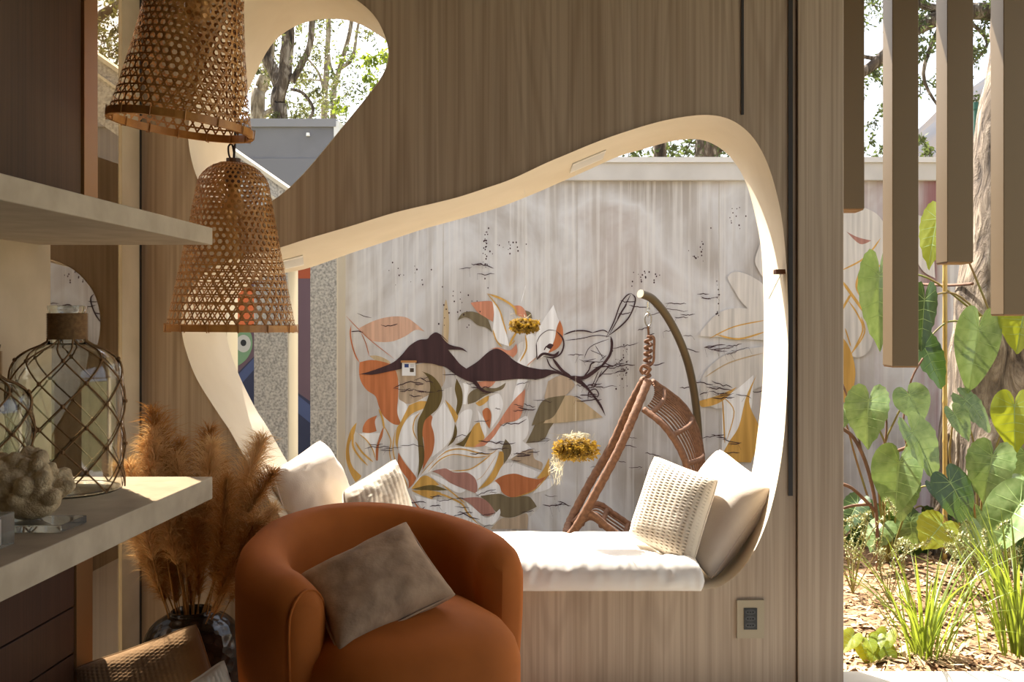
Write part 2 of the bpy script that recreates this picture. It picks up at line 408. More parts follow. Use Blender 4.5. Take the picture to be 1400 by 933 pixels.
# fan of petals
paint('O', [(160,320,1),(165,270),(205,210),(285,175,1),(265,230),(280,310,1),(220,325)], Dd)
paint('W', [(130,330,1),(310,325,1),(275,430),(275,550,1),(230,430),(180,370)], Dd)
paint('Y', [(110,235,1),(90,330),(50,420),(50,520),(80,620),(150,690),(100,745,1),(50,650),(20,540),(25,420),(60,300)], Dd)
paint('H', [(100,310,1),(180,380),(240,450),(270,550,1),(200,610),(150,690,1),(75,610),(50,510),(62,400)], Dd)
paint('O', [(340,270,1),(330,350),(300,430),(290,560,1),(275,560,1),(272,470),(290,400),(315,320)], Dd)
paint('W', [(470,40,1),(540,100),(500,250,1),(460,170)], Dd)
paint('Y', [(555,90,1),(640,55),(705,55,1),(690,110),(600,150),(540,200),(490,290),(462,400),(460,470,1),(440,400),(450,290),(480,240),(520,160)], Dd)
paint('W', [(640,150,1),(560,190),(500,270),(465,390),(475,490),(530,580),(610,690,1),(640,560),(640,430),(610,330),(610,220)], Dd)
paint('O', [(465,490,1),(520,580),(600,680),(618,710,1),(590,760),(550,800,1),(550,730),(500,660),(460,580)], Dd)
paint('W', [(190,440,1),(240,380),(290,310,1),(340,390),(375,460),(380,530),(350,620),(290,700),(190,780,1),(212,650),(205,570),(185,500)], E)
paint('Y', [(300,290,1),(360,350),(412,430),(388,490,1),(350,400)], E)
paint('L', [(400,110,1),(440,190),(452,260),(445,340),(410,425,1),(395,390),(405,300),(385,200)], E)
paint('L', [(385,490,1),(405,560),(380,640),(320,692,1),(365,610),(380,540)], E)
paint('O', [(130,460,1),(175,420),(196,440,1),(185,500),(205,570),(212,650),(195,740),(150,820),(110,890,1),(125,740),(120,640),(105,560)], E)
paint('L', [(105,50,1),(190,85),(250,150),(278,220),(270,300),(235,370),(180,420),(130,470),(110,560),(115,640),(125,730),(118,830),(65,960,1),(78,860),(78,760),(70,640),(65,540),(75,460),(110,390),(150,290),(175,200),(165,120),(130,70)], E)
paint('W', [(455,330,1),(465,220),(455,150,1),(500,170),(490,260),(480,330,1)], E)
paint('M', [(495,330,1),(500,250),(560,200),(650,190),(740,190),(820,145,1),(790,200),(700,230),(620,270),(560,310)], E)
paint('T', [(570,140,1),(650,133),(732,135,1),(690,180),(620,187)], E)
paint('Y', [(560,320,1),(640,270),(675,255,1),(665,300),(600,345)], E)
paint('W', [(410,650,1),(405,480),(440,400),(510,370),(535,400),(515,500),(490,600,1)], E)
paint('Y', [(470,690,1),(520,560),(570,490),(620,500),(640,600),(600,670),(560,695,1)], E)
paint('L', [(385,672,1),(450,640),(500,580),(530,550,1),(490,640),(462,690,1)], E)
paint('W', [(580,380,1),(640,470),(655,560),(640,610,1),(600,500)], E)
paint('O', [(620,390),(665,360),(695,420),(680,540,1),(640,470)], E)
paint('W', [(675,270,1),(760,240),(795,330),(765,430),(690,540,1),(702,420),(675,340)], E)
paint('W', [(870,330,1),(900,180),(990,-80),(1040,-140,1),(1010,100),(933,270,1)], E)
paint('T', [(985,200,1),(900,280),(810,400),(760,480),(690,570),(620,640),(545,692,1),(640,680),(720,600),(790,500),(900,470),(950,420),(975,300)], E)
paint('W', [(640,680,1),(720,600),(790,505),(900,475),(1000,430),(1010,560),(960,640),(800,690,1)], E)
paint('M', [(1240,470,1),(1190,540),(1150,620),(1080,650),(990,660,1),(1040,560),(1090,470),(1160,470)], E)
paint('W', [(640,120,1),(720,60),(820,10),(930,60),(1045,150,1),(950,180),(850,240,1),(760,170)], Fq)
paint('N', [(860,240,1),(960,170),(1050,155,1),(1060,230),(1130,270),(1120,330,1),(980,280)], Fq)
paint('W', [(10,490,1),(100,370),(220,230),(320,150),(420,130),(560,150),(670,185),(755,145,1),(745,230),(700,330),(640,420),(580,490,1),(560,420),(500,350),(400,350),(280,320),(180,340),(80,400)], Fq)
paint('G', [(190,330,1),(270,250),(380,205),(540,220),(690,200,1),(600,280),(500,330),(390,330),(280,315)], Fq)
paint('Y', [(765,170,1),(802,170,1),(795,280),(740,380),(680,450),(580,497,1),(650,420),(710,330),(745,240)], Fq)
paint('M', [(815,65,1),(860,120),(862,180),(830,240),(800,278,1),(800,190),(785,150)], Fq)
paint('V', [(190,340,1),(300,315),(380,350),(480,350),(550,390),(577,460),(570,530,1),(470,490),(350,440),(260,370)], Fq)
paint('W', [(560,520,1),(640,480),(720,430),(760,450),(775,520),(720,540),(600,560,1)], Fq)
paint('Y', [(15,490,1),(60,420),(130,375),(190,400),(255,455,1),(200,465),(100,480)], Fq)
paint('W', [(180,360,1),(280,400),(350,440),(480,500,1),(420,525),(330,480),(200,400)], Fq)
paint('L', [(20,492,1),(120,465),(210,458),(330,500,1),(200,503),(100,500)], Fq)
paint('Y', [(20,505,1),(150,500),(270,522),(220,550),(190,577,1),(100,545)], Fq)
paint('W', [(730,410,1),(790,290),(870,265),(960,290),(1110,350,1),(1060,395),(980,385),(900,360),(800,375)], Fq)
paint('Y', [(1080,400,1),(1140,320),(1185,225,1),(1195,370,1),(1130,400)], Fq)
paint('O', [(725,420,1),(800,375),(900,360),(1000,390),(1100,405),(1185,368,1),(1130,440),(1050,500),(950,550),(860,560),(790,520),(765,460)], Fq)
paint('W', [(1050,530,1),(1100,450),(1190,400),(1245,420,1),(1180,490)], Fq)
paint('M', [(600,550,1),(760,530),(850,560),(1000,550),(1050,590),(1082,640,1),(980,690),(880,730),(790,725),(720,670),(660,600)], Fq)
paint('V', [(440,570,1),(560,560),(640,580),(700,640),(727,692,1),(660,722),(580,680),(520,620)], Fq)
paint('N', [(690,830,1),(780,740),(880,735),(1000,700),(1000,830,1)], Fq)
paint('W', [(40,540,1),(200,580),(420,600),(600,795,1),(430,775),(250,730),(120,670)], Fq)
paint('W', [(480,600,1),(560,660),(640,730),(700,720),(768,658,1),(772,700),(740,760),(690,802,1),(620,790),(540,720)], Fq)
paint('O', [(0,540,1),(100,660),(250,740),(430,780),(470,832,1),(200,780),(110,750),(60,640)], Fq)
paint('Y', [(100,655,1),(250,728),(430,775),(600,800),(632,832,1),(480,832,1),(430,792),(250,752)], Fq)
# upper blossom
paint('M', [(160,300,1),(200,240),(280,225),(360,250),(420,300),(455,402,1),(400,360),(330,340),(270,290),(220,275)], B)
paint('T', [(270,150,1),(350,140),(450,140),(470,210),(460,312,1),(390,270),(330,230)], B)
paint('W', [(455,135,1),(510,200),(530,280),(570,400),(600,522,1),(500,480),(460,400),(470,250)], B)
paint('T', [(640,175,1),(700,180),(750,240),(735,275),(670,260,1)], B)
paint('M', [(735,215,1),(780,235),(795,285,1),(755,270)], B)
paint('W', [(640,690,1),(720,560),(740,440),(800,420),(850,500),(820,620),(760,690,1)], B)
paint('T', [(430,550,1),(500,530),(600,555),(660,498,1),(667,570),(630,617,1),(560,572),(490,542)], B)
paint('W', [(10,370,1),(60,270),(125,173,1),(150,250),(160,300),(100,480,1),(30,510),(5,440)], C_)
paint('O', [(165,270,1),(185,330),(180,400),(150,450),(90,482,1),(130,400),(145,320)], C_)
paint('N', [(90,660,1),(180,622),(260,680),(200,752,1),(65,772,1)], C_)
paint('S', [(200,752,1),(275,765),(440,890,1),(200,922),(60,928,1)], C_)
paint('M', [(200,750,1),(160,830),(120,890),(60,915),(-15,945,1),(20,850),(70,775)], C_)
br = [A(*p) for p in [(75,588,1),(200,555),(330,510),(430,465),(500,400),(560,330),(640,280),(710,272),(740,240),(785,215),(840,245),(890,300)]]
br += [B(*p) for p in [(20,430),(70,490),(120,515),(200,535),(247,574,1),(190,552),(80,550,1),(130,610),(180,670),(235,710,1),(330,650),(420,570),(490,540),(560,570),(640,640),(740,690),(860,715)]]
br += [C_(*p) for p in [(90,585),(160,600),(250,635),(310,660),(370,730),(430,810),(456,882,1),(400,790),(330,705),(270,665),(200,630),(130,612),(60,640),(0,650)]]
br += [B(*p) for p in [(860,805),(760,800),(640,800),(500,815),(400,815),(322,815,1),(340,840),(370,880),(430,906),(512,912,1),(400,916),(340,885),(290,830,1),(220,805),(140,760),(60,700),(0,685)]]
br += [A(*p) for p in [(740,480),(620,480),(500,522),(400,545),(250,575),(150,572)]]
paint('D', br, None, 'painted_branch', 4)
paint('D', [(75,440,1),(100,420),(127,428,1),(105,455)], C_, 'painted_eye')
ST = {}
def stk(k, pts, wpx, cv): ST.setdefault(k, []).append(stroke(k, pts, wpx, cv))
for k, pts, wd in [('O',[(65,155),(58,230),(75,330),(105,420),(135,470)],11),('O',[(25,80),(130,190),(250,300),(430,440)],6),('O',[(150,220),(190,310),(217,415)],7)]: stk(k, pts, wd, A)
for k, pts, wd in [('Y',[(85,310),(80,430),(130,520),(205,600)],16),('Y',[(100,400),(160,490),(250,570)],15),('Y',[(130,330),(200,390),(250,470),(272,550)],9),('Y',[(650,150),(605,210),(592,300),(630,390)],9),('Y',[(330,240),(400,380),(390,480),(410,580)],8),('Y',[(300,120),(330,200),(345,290)],16),('Y',[(440,300),(420,440),(440,560),(520,720),(550,800)],9)]: stk(k, pts, wd, Dd)
for k, pts, wd in [('Y',[(60,430),(130,330),(230,230),(330,165),(450,150),(600,185),(690,190),(752,147)],11),('Y',[(160,340),(260,240),(380,195),(560,220),(680,205)],9),('Y',[(350,335),(500,325),(600,270),(690,200)],10),('Y',[(560,420),(620,380),(690,280),(740,200)],3),('Y',[(20,500),(250,530),(360,570),(450,620),(500,700),(600,800)],15),('Y',[(280,450),(400,550),(470,610)],11),('W',[(10,490),(120,350),(250,210),(350,135)],8),('Y',[(1190,350),(1120,440),(1040,510),(900,558)],9)]: stk(k, pts, wd, Fq)
for k, pts, wd in [('Y',[(410,70),(510,200),(550,320),(580,420)],11),('Y',[(420,75),(540,120),(640,190),(660,260)],18),('Y',[(460,380),(490,470),(540,530)],11),('Y',[(600,520),(620,470),(660,400)],18),('Y',[(735,420),(745,540),(690,650)],13),('Y',[(600,520),(650,470)],8),('W',[(740,0),(700,150)],6),('K',[(750,685),(830,615)],9)]: stk(k, pts, wd, B)
for k, pts, wd in [('D',[(190,365),(250,342),(320,338),(380,352)],9),('D',[(375,350),(440,335),(472,350)],7),('D',[(200,400),(300,388),(400,368),(490,378)],5),('D',[(460,380),(510,280),(550,170),(590,115),(620,100)],8),('D',[(620,100),(646,130),(635,190),(600,260),(540,320),(460,380)],9),('D',[(480,362),(560,220),(617,105)],6),('D',[(530,270),(560,215),(592,168)],10),('D',[(15,420),(40,370),(90,335),(140,338)],4),('D',[(140,338),(180,380),(190,430),(170,485),(120,510),(60,500)],10),('D',[(15,415),(20,522)],6),('D',[(20,522),(60,485),(130,495),(160,468)],16),('D',[(65,462),(80,435)],7),('D',[(80,510),(110,570),(180,605)],8),('D',[(120,515),(180,592),(240,632)],18),('D',[(230,628),(310,640),(370,608),(430,558)],24),('D',[(310,640),(350,590),(365,550),(390,540)],9),('D',[(410,590),(480,500),(497,430),(490,375)],16),('D',[(412,595),(365,705)],5),('D',[(435,590),(378,705)],5),('D',[(485,558),(410,640)],7),('D',[(440,540),(485,558)],6),('D',[(345,785),(350,730),(390,710),(412,740),(400,770)],7),('D',[(360,462),(450,500)],4),('D',[(390,430),(445,520)],4),('D',[(320,515),(360,440),(480,390)],4),('D',[(420,530),(460,495)],4)]: stk(k, pts, wd, C_)
# pale flowers at the far end of the mural
paint('H', [(195,150),(230,125),(300,150),(350,200),(350,335,1),(260,260),(220,200)], Gq)
paint('H', [(310,100),(320,30),(345,-20,1),(420,60),(380,180)], Gq)
paint('H', [(70,390,1),(150,300),(240,275),(370,290,1),(370,410,1),(240,400)], Gq)
paint('H', [(80,630,1),(100,540),(200,460),(370,430,1),(370,580,1),(240,640),(150,690)], Gq)
paint('W', [(170,650,1),(230,610),(300,550,1),(290,700),(240,830),(170,870,1)], Gq)
paint('Y', [(78,657,1),(160,632),(232,600,1),(165,662),(90,682)], Gq)
paint('Y', [(155,905,1),(200,825),(240,760),(270,640),(312,550,1),(282,660),(325,770),(315,840),(290,910,1)], Gq)
for k, pts, wd in [('Y',[(120,400),(220,352),(350,325)],5),('Y',[(150,385),(240,402),(350,372)],7),('Y',[(172,640),(178,740),(182,830)],6),('Y',[(175,640),(220,700),(190,820)],4),('S',[(100,560),(200,500),(340,460)],5),('Y',[(335,640),(325,760)],6)]: stk(k, pts, wd, Gq)
paint('H', [(-60,150,1),(30,105),(110,115),(180,170),(230,330,1),(190,500),(150,620),(120,740),(40,760),(-60,640,1)], Hq)
paint('H', [(330,140,1),(390,190),(410,420,1),(350,380),(300,260)], Hq)
paint('V', [(20,215,1),(70,240),(130,255,1),(80,270)], Hq)
paint('Y', [(92,350,1),(80,420),(112,470),(118,570,1),(90,520),(60,460),(72,400)], Hq)
paint('Y', [(-20,660,1),(20,700),(50,770),(60,850),(40,950,1),(-20,980,1)], Hq)
for k, pts, wd in [('Y',[(-10,390),(80,345),(130,300),(170,245)],7),('Y',[(100,440),(130,390),(185,355)],8),('Y',[(0,430),(60,515),(115,590)],13),('Y',[(30,520),(70,580),(92,650),(40,755)],7),('Y',[(40,755),(100,660),(85,590)],6),('Y',[(15,640),(40,720)],6),('Y',[(0,560),(40,490)],10),('Y',[(125,610),(160,540)],7)]: stk(k, pts, wd, Hq)
# fine ink cracks, drips and spatter
R = random.Random(7)
def crack(x, y, L):
    pts = [(x, y)]; a = R.choice([0, PI])+R.uniform(-.25, .25)
    for i in range(R.randint(4, 7)):
        a2 = a+R.uniform(-.75, .75); s = L/6*R.uniform(.6, 1.3)
        pts.append((pts[-1][0]+math.cos(a2)*s, pts[-1][1]+math.sin(a2)*s*.6))
    ST.setdefault('D', []).append(stroke('D', pts, R.uniform(.7, 1.5), None, sub=1))
    if R.random() < .6:
        q = R.choice(pts[1:]); ST['D'].append(stroke('D', [q, (q[0]+R.uniform(-6, 6), q[1]+R.uniform(3, 14))], .9, None, sub=1))
for cx, cy, sx, sy, n in [(575,532,30,12,10),(640,372,40,8,4),(660,515,45,14,12),(545,612,18,10,5),(700,560,40,20,8),(725,620,25,14,8),(620,690,40,22,16),(650,610,30,8,5),(830,500,40,25,14),(800,535,30,18,10),(930,440,60,30,10),(985,480,30,10,9),(985,530,35,14,12),(985,600,20,12,6),(850,640,40,30,10),(760,690,30,12,6),(500,445,30,18,3),(900,425,40,12,6)]:
    for i in range(n): crack(R.gauss(cx, sx*.6), R.gauss(cy, sy*.6), R.uniform(16, 38))
dots = []
for cx, cy, sx, sy, n in [(665,345,5,40,34),(700,335,14,10,14),(850,500,10,22,40),(875,380,25,8,18),(955,345,8,20,14),(980,420,2,30,12),(1000,300,20,16,12),(630,420,25,22,26),(560,380,30,14,14)]:
    for i in range(n):
        c0 = P(R.gauss(cx, sx*.6), R.gauss(cy, sy*.6), WZ); r = R.uniform(.002, .0055); y = WZ-.0006-.00009*(layer[0]+2)
        dots.append(([c0+Vector((r*math.cos(a*PI/3), y-c0.y, r*1.3*math.sin(a*PI/3))) for a in range(6)], [tuple(range(6))]))
ST['D'] += dots
for k, L in ST.items(): obj('painted_lines', join(*L), paint_mat(k), gw)
# faint panel joints in the wall
obj('wall_joint', join(*[box(P(x, 0, WZ).x-.0015, P(x, 0, WZ).x+.0015, WZ-.0022, WZ, -.1, WTOP) for x in (606, 789, 983)]), mat('joint_grey', (186, 180, 172), .9), gw)
# ---- granite pillars, stair parapet and the painted wall behind them
def granite():
    m = mat('speckled_granite', (178, 174, 166), .8)
    n = nz(m, scale=(1, 1, 1), Scale=75, Detail=3); v = nz(m, 'ShaderNodeTexVoronoi', Scale=60)
    c = ramp(m, n.outputs['Fac'], [(.34, (142, 138, 131)), (.5, (178, 173, 163)), (.66, (202, 196, 184))]).outputs[0]
    bcol(m, c); bump(m, n.outputs['Fac'], .3, .006); return m
M_gran = granite(); M_edge = mat('pale_edge', (216, 204, 180), .8)
PTOP = lambda x: 205+.70*(x-320)
PZ = 6.0
for i, (x0, x1, lab) in enumerate([(424, 460, 'granite pillar standing against the end of the painted garden wall'), (347, 393, 'granite pillar between two gaps, seen beneath the hanging lamp'), (268, 308, 'granite pillar mostly hidden by the curved edge of the opening')]):
    a = P(x0, 0, PZ).x; b = P(x1, 0, PZ).x; top = P(0, PTOP(x1)+78, PZ).z
    r = empty('granite_pillar', ((a+b)/2, PZ+.1, -.2)); tag(r, lab, 'pillar', 'granite pillars')
    sv = box(a, b, PZ+.004, PZ+.2, -.2, top); zl = P(0, PTOP(x0)+92.4, PZ-.02).z; zr = P(0, PTOP(x1)+92.4, PZ-.02).z
    if i == 0: zl = zr = P(0, PTOP(x1)+28, PZ).z
    sv = ([Vector((q[0], q[1], q[2] if q[2] < 0 else (zl if q[0] == a else zr))) for q in sv[0]], sv[1])
    obj('shaft', sv, M_gran, r); top = zr-.03
    obj('side_facing', box(b, b+.008, PZ+.006, PZ+.2, -.2, top), M_edge, r)
def slant(x0, x1, d0, d1, y0, y1):
    a0 = P(x0, PTOP(x0)+d0, y0); a1 = P(x1, PTOP(x1)+d0, y0); b0 = P(x0, PTOP(x0)+d1, y0); b1 = P(x1, PTOP(x1)+d1, y0)
    V = [b0, b1, a1, a0]+[Vector((p.x, y1, p.z)) for p in (b0, b1, a1, a0)]
    return V, [(0, 1, 2, 3), (7, 6, 5, 4), (3, 2, 6, 7), (0, 4, 5, 1), (1, 5, 6, 2), (0, 3, 7, 4)]
sp_ = empty('stair_parapet', P(320, 240, PZ)); tag(sp_, 'sloping granite stair parapet with pale edges above the pillars', 'parapet')
obj('upper_slab', slant(-150, 420, 6, 26, PZ, PZ+.2), M_gran, sp_); obj('cap', slant(-150, 420, 0, 6, PZ-.015, PZ+.22), M_edge, sp_)
obj('lower_slab', slant(-150, 408, 30, 92, PZ-.02, PZ+.2), M_gran, sp_); obj('ledge', slant(-150, 420, 26, 30, PZ-.035, PZ+.2), M_edge, sp_)
QZ = 7.2
wp = obj('wall_painted', box(P(150, 0, QZ).x, P(476, 0, QZ).x, QZ, QZ+.15, -.33, P(0, 330, QZ).z), mat('mauve_wall', (78, 60, 70), .85)); tag(wp, 'mauve and navy painted wall behind the granite pillars', kind='structure')
def wpaint(rgb, nm, pts, off, pname='painted_shape'):
    o2 = smooth_outline(pts, 5); w3 = [P(a, b, QZ) for a, b in o2]; poly = [Vector((p.x, p.z, 0)) for p in w3]
    V = [Vector((p.x, QZ-off, p.z)) for p in w3]; Fc = [tuple(t) if (poly[t[1]]-poly[t[0]]).cross(poly[t[2]]-poly[t[0]]).z > 0 else tuple(t)[::-1] for t in tessellate_polygon([poly])]
    obj(pname, (V, Fc), mat(nm, rgb, .85), wp)
wpaint((128, 58, 30), 'rust_paint', [(150,330,1),(476,330,1),(476,381,1),(150,381,1)], .001)
wpaint((168, 84, 44), 'rust_paint_2', [(312,452,1),(313,402,1),(335,380,1),(352,400,1),(352,452,1)], .0015)
wpaint((30, 34, 58), 'navy_paint', [(290,545,1),(347,488,1),(404,535,1),(476,585,1),(476,900,1),(290,900,1)], .001)
wpaint((52, 62, 96), 'blue_paint', [(300,540,1),(347,490,1),(404,538,1),(450,575,1),(450,600,1),(404,562,1),(347,506,1),(310,548,1)], .0016)
wpaint((92, 120, 92), 'green_paint', [(312,452),(332,448),(343,456),(345,474),(338,490),(326,500),(312,505),(306,478)], .002)
wpaint((150, 150, 146), 'eye_grey', [(333+10*math.cos(a*PI/4), 470+12*math.sin(a*PI/4)) for a in range(8)], .0025)
wpaint((20, 22, 24), 'eye_black', [(333+4*math.cos(a*PI/4), 469+4.5*math.sin(a*PI/4)) for a in range(8)], .003)
NZ = 9.5
a = P(120, 0, NZ).x; b = P(457, 0, NZ).x
ng = obj('wall_grey', box(a, b, NZ, NZ+1, -.33, P(0, 166, NZ).z), varied('grey_render', (118, 118, 124), (110, 110, 116), 3, .85)); tag(ng, 'plain grey rendered building behind the upper opening', kind='structure')
obj('roof_edge', box(a-.02, b+.02, NZ-.03, NZ+1, P(0, 174, NZ).z, P(0, 163, NZ).z), mat('grey_edge', (132, 132, 138), .8), ng)
obj('render_band', box(a, b, NZ-.012, NZ, P(0, 400, NZ).z, P(0, 217, NZ).z), mat('grey_band', (116, 116, 122), .85), ng)
obj('corner_strip', box(b, b+.05, NZ-.02, NZ+1, -.33, P(0, 166, NZ).z), mat('white_strip', (222, 222, 222), .8), ng)
obj('wall_spot', lathe([(.0, 0), (.02, 0), (.016, .03), (0, .03)], 10, P(421, 186, NZ-.03)), mat('white_spot', (235, 235, 235), .5), ng)
# ---- hill and green post beyond the wall
HV = []; HF = []
for j in range(15):
    for i in range(41):
        x = 25+i*4.0; y = 150+j*8
        prof = max(0, 72*math.exp(-((x-125)/62)**2)+1)*(1-math.exp(-(j/5.0)**1.4))
        HV.append((x, y, -1+prof+2.5*noise.noise(Vector((x*.08, y*.08, 1)))+1.2*noise.noise(Vector((x*.3, y*.3, 4)))))
for j in range(14):
    for i in range(40): q = j*41+i; HF.append((q, q+1, q+42, q+41))
tag(obj('hillside', (HV, HF), varied('hill_scrub', (40, 42, 50), (54, 46, 42), .16, .95, lo=.4, hi=.6), smooth=True), 'wooded hillside far beyond the garden wall', kind='structure')
q0 = P(1334, 215, 7.5)
po = empty('fence_post', (q0.x, 7.5, -.33)); tag(po, 'thin dark green metal post behind the garden wall', 'post')
obj('pole', tube([(q0.x, 7.5, -.33), (q0.x, 7.5, P(0, 150, 7.5).z)], .016, 10), mat('green_enamel', (30, 74, 58), .5), po)
obj('cap', tube([P(1334, 150, 7.5), P(1334, 140, 7.5)], [.022, .02], 10), mat('green_enamel', (30, 74, 58), .5), po)

# ---- hanging square tubes
TZ = 3.5; s_ = TZ/F
for xl, yb, lab in [(1146, 287, 'short hanging metal tube partly behind the oak end panel'), (1220, 503, 'longest hanging square metal tube, ending low among the leaves'), (1295, 360, 'hanging square metal tube with its end above the bamboo stake'), (1372, 432, 'hanging square metal tube in front of the tree trunk'), (1447, 330, 'hanging square metal tube beyond the tree trunk')]:
    a = P(xl, yb, TZ); ww = 36*s_
    r = empty('hanging_tube', (a.x+ww/2, TZ+.055, HC)); tag(r, lab, 'hanging tube', 'square metal tubes hanging at staggered lengths')
    obj('tube_body', box(a.x, a.x+ww, TZ, TZ+.11, a.z+.004, HC, .0025), M_tube, r)
    obj('end_cap', box(a.x+.003, a.x+ww-.003, TZ+.003, TZ+.107, a.z, a.z+.004), M_bronze, r)
# ================================================================ shelves and cabinets on the left
SX = -.886; SE = 2.44
def shelf(z0, z1, lab):
    o = obj('wall_shelf', box(XL+.001, SX, -.6, SE, z0, z1, .002), M_stone); tag(o, lab, 'shelf'); return o
shelf(1.338, 1.380, 'thick beige stone shelf below the dark upper cabinet')
shelf(.716, .770, 'thick beige stone shelf carrying the netted bottles and coral')
cu = empty('upper_cabinet', (-1.24, 1.6, 1.381)); tag(cu, 'dark veneer cabinet with bronze edge standing on the upper stone shelf', 'cabinet')
obj('body', box(XL+.001, -1.196, .0, 2.45, 1.381, HC-.01), M_darkwood, cu)
for k in range(3): obj('door', box(-1.196, -1.183, .02+.79*k+.002, .02+.79*(k+1)-.002, 1.383, HC-.02, .001), M_darkwood, cu)
obj('edge_frame', box(-1.196, -1.178, 2.394, 2.462, 1.381, HC-.01, .001), M_bronze, cu)
cb = empty('base_cabinet', (-1.24, 1.6, 0)); tag(cb, 'walnut base cabinet with drawers under the lower stone shelf', 'cabinet')
obj('body', box(XL+.001, -1.197, .0, 2.43, .0, .715), M_walnut, cb)
for k, (z0, z1) in enumerate([(.05, .365), (.369, .475), (.479, .712)]):
    obj('drawer_front', box(-1.197, -1.181, .02, 2.352, z0, z1, .0015), M_walnut, cb)
obj('edge_frame', box(-1.197, -1.178, 2.358, 2.436, 0, .715, .001), M_bronze, cb)

# ---------------------------------------------------------------- pillows
def superp(u, p=2.6): return max(0.0, 1-abs(u)**p)
def pillow_mesh(corners, thick, n=26, seed=0, pinch=.06, wrinkle=.006, disp=None, corner=.05):
    """cushion spanned by corners TL, TR, BR, BL; two bulging faces that meet in an edge seam"""
    TL, TR, BR, BL = [Vector(c) for c in corners]
    nrm = ((TR-TL)+(BR-BL)).cross((TL-BL)+(TR-BR)).normalized()     # towards the viewer side
    V = []; Fc = []
    def pt(u, v, side):
        # pinched sides, protruding corners
        pu = u*(1-pinch*(1-v*v)*0.9*abs(u)**1.5); pv = v*(1-pinch*(1-u*u)*0.9*abs(v)**1.5)
        ck = 1-corner*(u*v)**4; pu *= ck; pv *= ck
        a, b = (pu+1)/2, (pv+1)/2
        p = (TL*(1-a)+TR*a)*b+(BL*(1-a)+BR*a)*(1-b)
        h = thick/2*(superp(u)*superp(v))**.42
        wv = wrinkle*noise.noise(Vector((u*2.2+seed, v*2.2, side*3)))*2*(superp(u)*superp(v))**.3
        wv += wrinkle*.6*noise.noise(Vector((u*6+seed, v*6, side*5)))*(superp(u)*superp(v))**.2
        d = disp(u, v, side)*(superp(u, 8)*superp(v, 8)) if disp else 0
        return p+nrm*side*(h+wv+d)
    for side in (1, -1):
        base = len(V)
        for j in range(n+1):
            for i in range(n+1):
                u = math.sin((i/n-.5)*PI)*.35+(i/n*2-1)*.65; v = math.sin((j/n-.5)*PI)*.35+(j/n*2-1)*.65
                V.append(pt(u, v, side))
        for j in range(n):
            for i in range(n):
                a = base+j*(n+1)+i; q = (a, a+1, a+n+2, a+n+1)
                Fc.append(q if side == 1 else q[::-1])
    bm = bmesh.new(); vs = [bm.verts.new(v) for v in V]
    for f in Fc:
        try: bm.faces.new([vs[i] for i in f])
        except ValueError: pass
    bmesh.ops.remove_doubles(bm, verts=bm.verts[:], dist=1e-5)
    return from_bm(bm), nrm
def seam(corners, r, pinch=.06):
    TL, TR, BR, BL = [Vector(c) for c in corners]; pts = []
    for k in range(64):
        s = k/64*4; e = int(s); f = (s-e)*2-1
        u, v = [(f, 1), (1, -f), (-f, -1), (-1, f)][e]
        pu = u*(1-pinch*(1-v*v)*0.9*abs(u)**1.5); pv = v*(1-pinch*(1-u*u)*0.9*abs(v)**1.5)
        ck = 1-.05*(u*v)**4; pu *= ck; pv *= ck
        a, b = (pu+1)/2, (pv+1)/2
        pts.append((TL*(1-a)+TR*a)*b+(BL*(1-a)+BR*a)*(1-b))
    return tube(pts, r, 6, closed=True)
def fabric(name, c1, c2, sc=260, bs=.25):
    m = varied(name, c1, c2, 5, .92, bs=bs, bscale=sc, bd=.002, **{'Sheen_Weight': .3}); return m
M_linen = fabric('sand_linen', (206, 192, 176), (196, 181, 164))
M_brownvel = varied('taupe_suede', (172, 143, 114), (144, 117, 92), 22, .95, bs=.35, bscale=90, bd=.004)
M_knitw = fabric('ivory_knit', (226, 214, 194), (214, 200, 178), 320, .4)
M_knitb = fabric('brown_knit', (160, 130, 96), (140, 112, 80), 260, .4)
def pillow(name, corners, thick, m, label, seed=0, parts=True, group=None, **k):
    vf, nrm = pillow_mesh(corners, thick, seed=seed, **k)
    c0 = sum((Vector(c) for c in corners), Vector())/4; zmin = min(p.z for p in vf[0])
    r = empty(name, (c0.x, c0.y, zmin)); tag(r, label, 'pillow', group)
    obj('cover', vf, m, r, smooth=True); obj('seam', seam(corners, .0028), m, r, smooth=True)
    return r
def crochet(nx, ny, amp):
    def d(u, v, side):
        x = (u+1)/2*nx; y = (v+1)/2*ny
        fx = x-math.floor(x); col = math.floor(x)
        rib = math.exp(-((fx-.5)/.2)**2)                # holes sit between ribs
        hole = (max(0, math.sin(PI*2*(y+(.5 if int(col) % 2 else 0))))**2)
        return amp*(.5-1.6*rib*hole)
    return d
def waffle(nx, ny, amp):
    def d(u, v, side):
        return amp*(abs(math.sin(PI*nx*(u+1)/2))*.8+.6*abs(math.sin(PI*ny*(v+1)/2+(PI/2 if int(nx*(u+1)/2) % 2 else 0)))-.8)
    return d
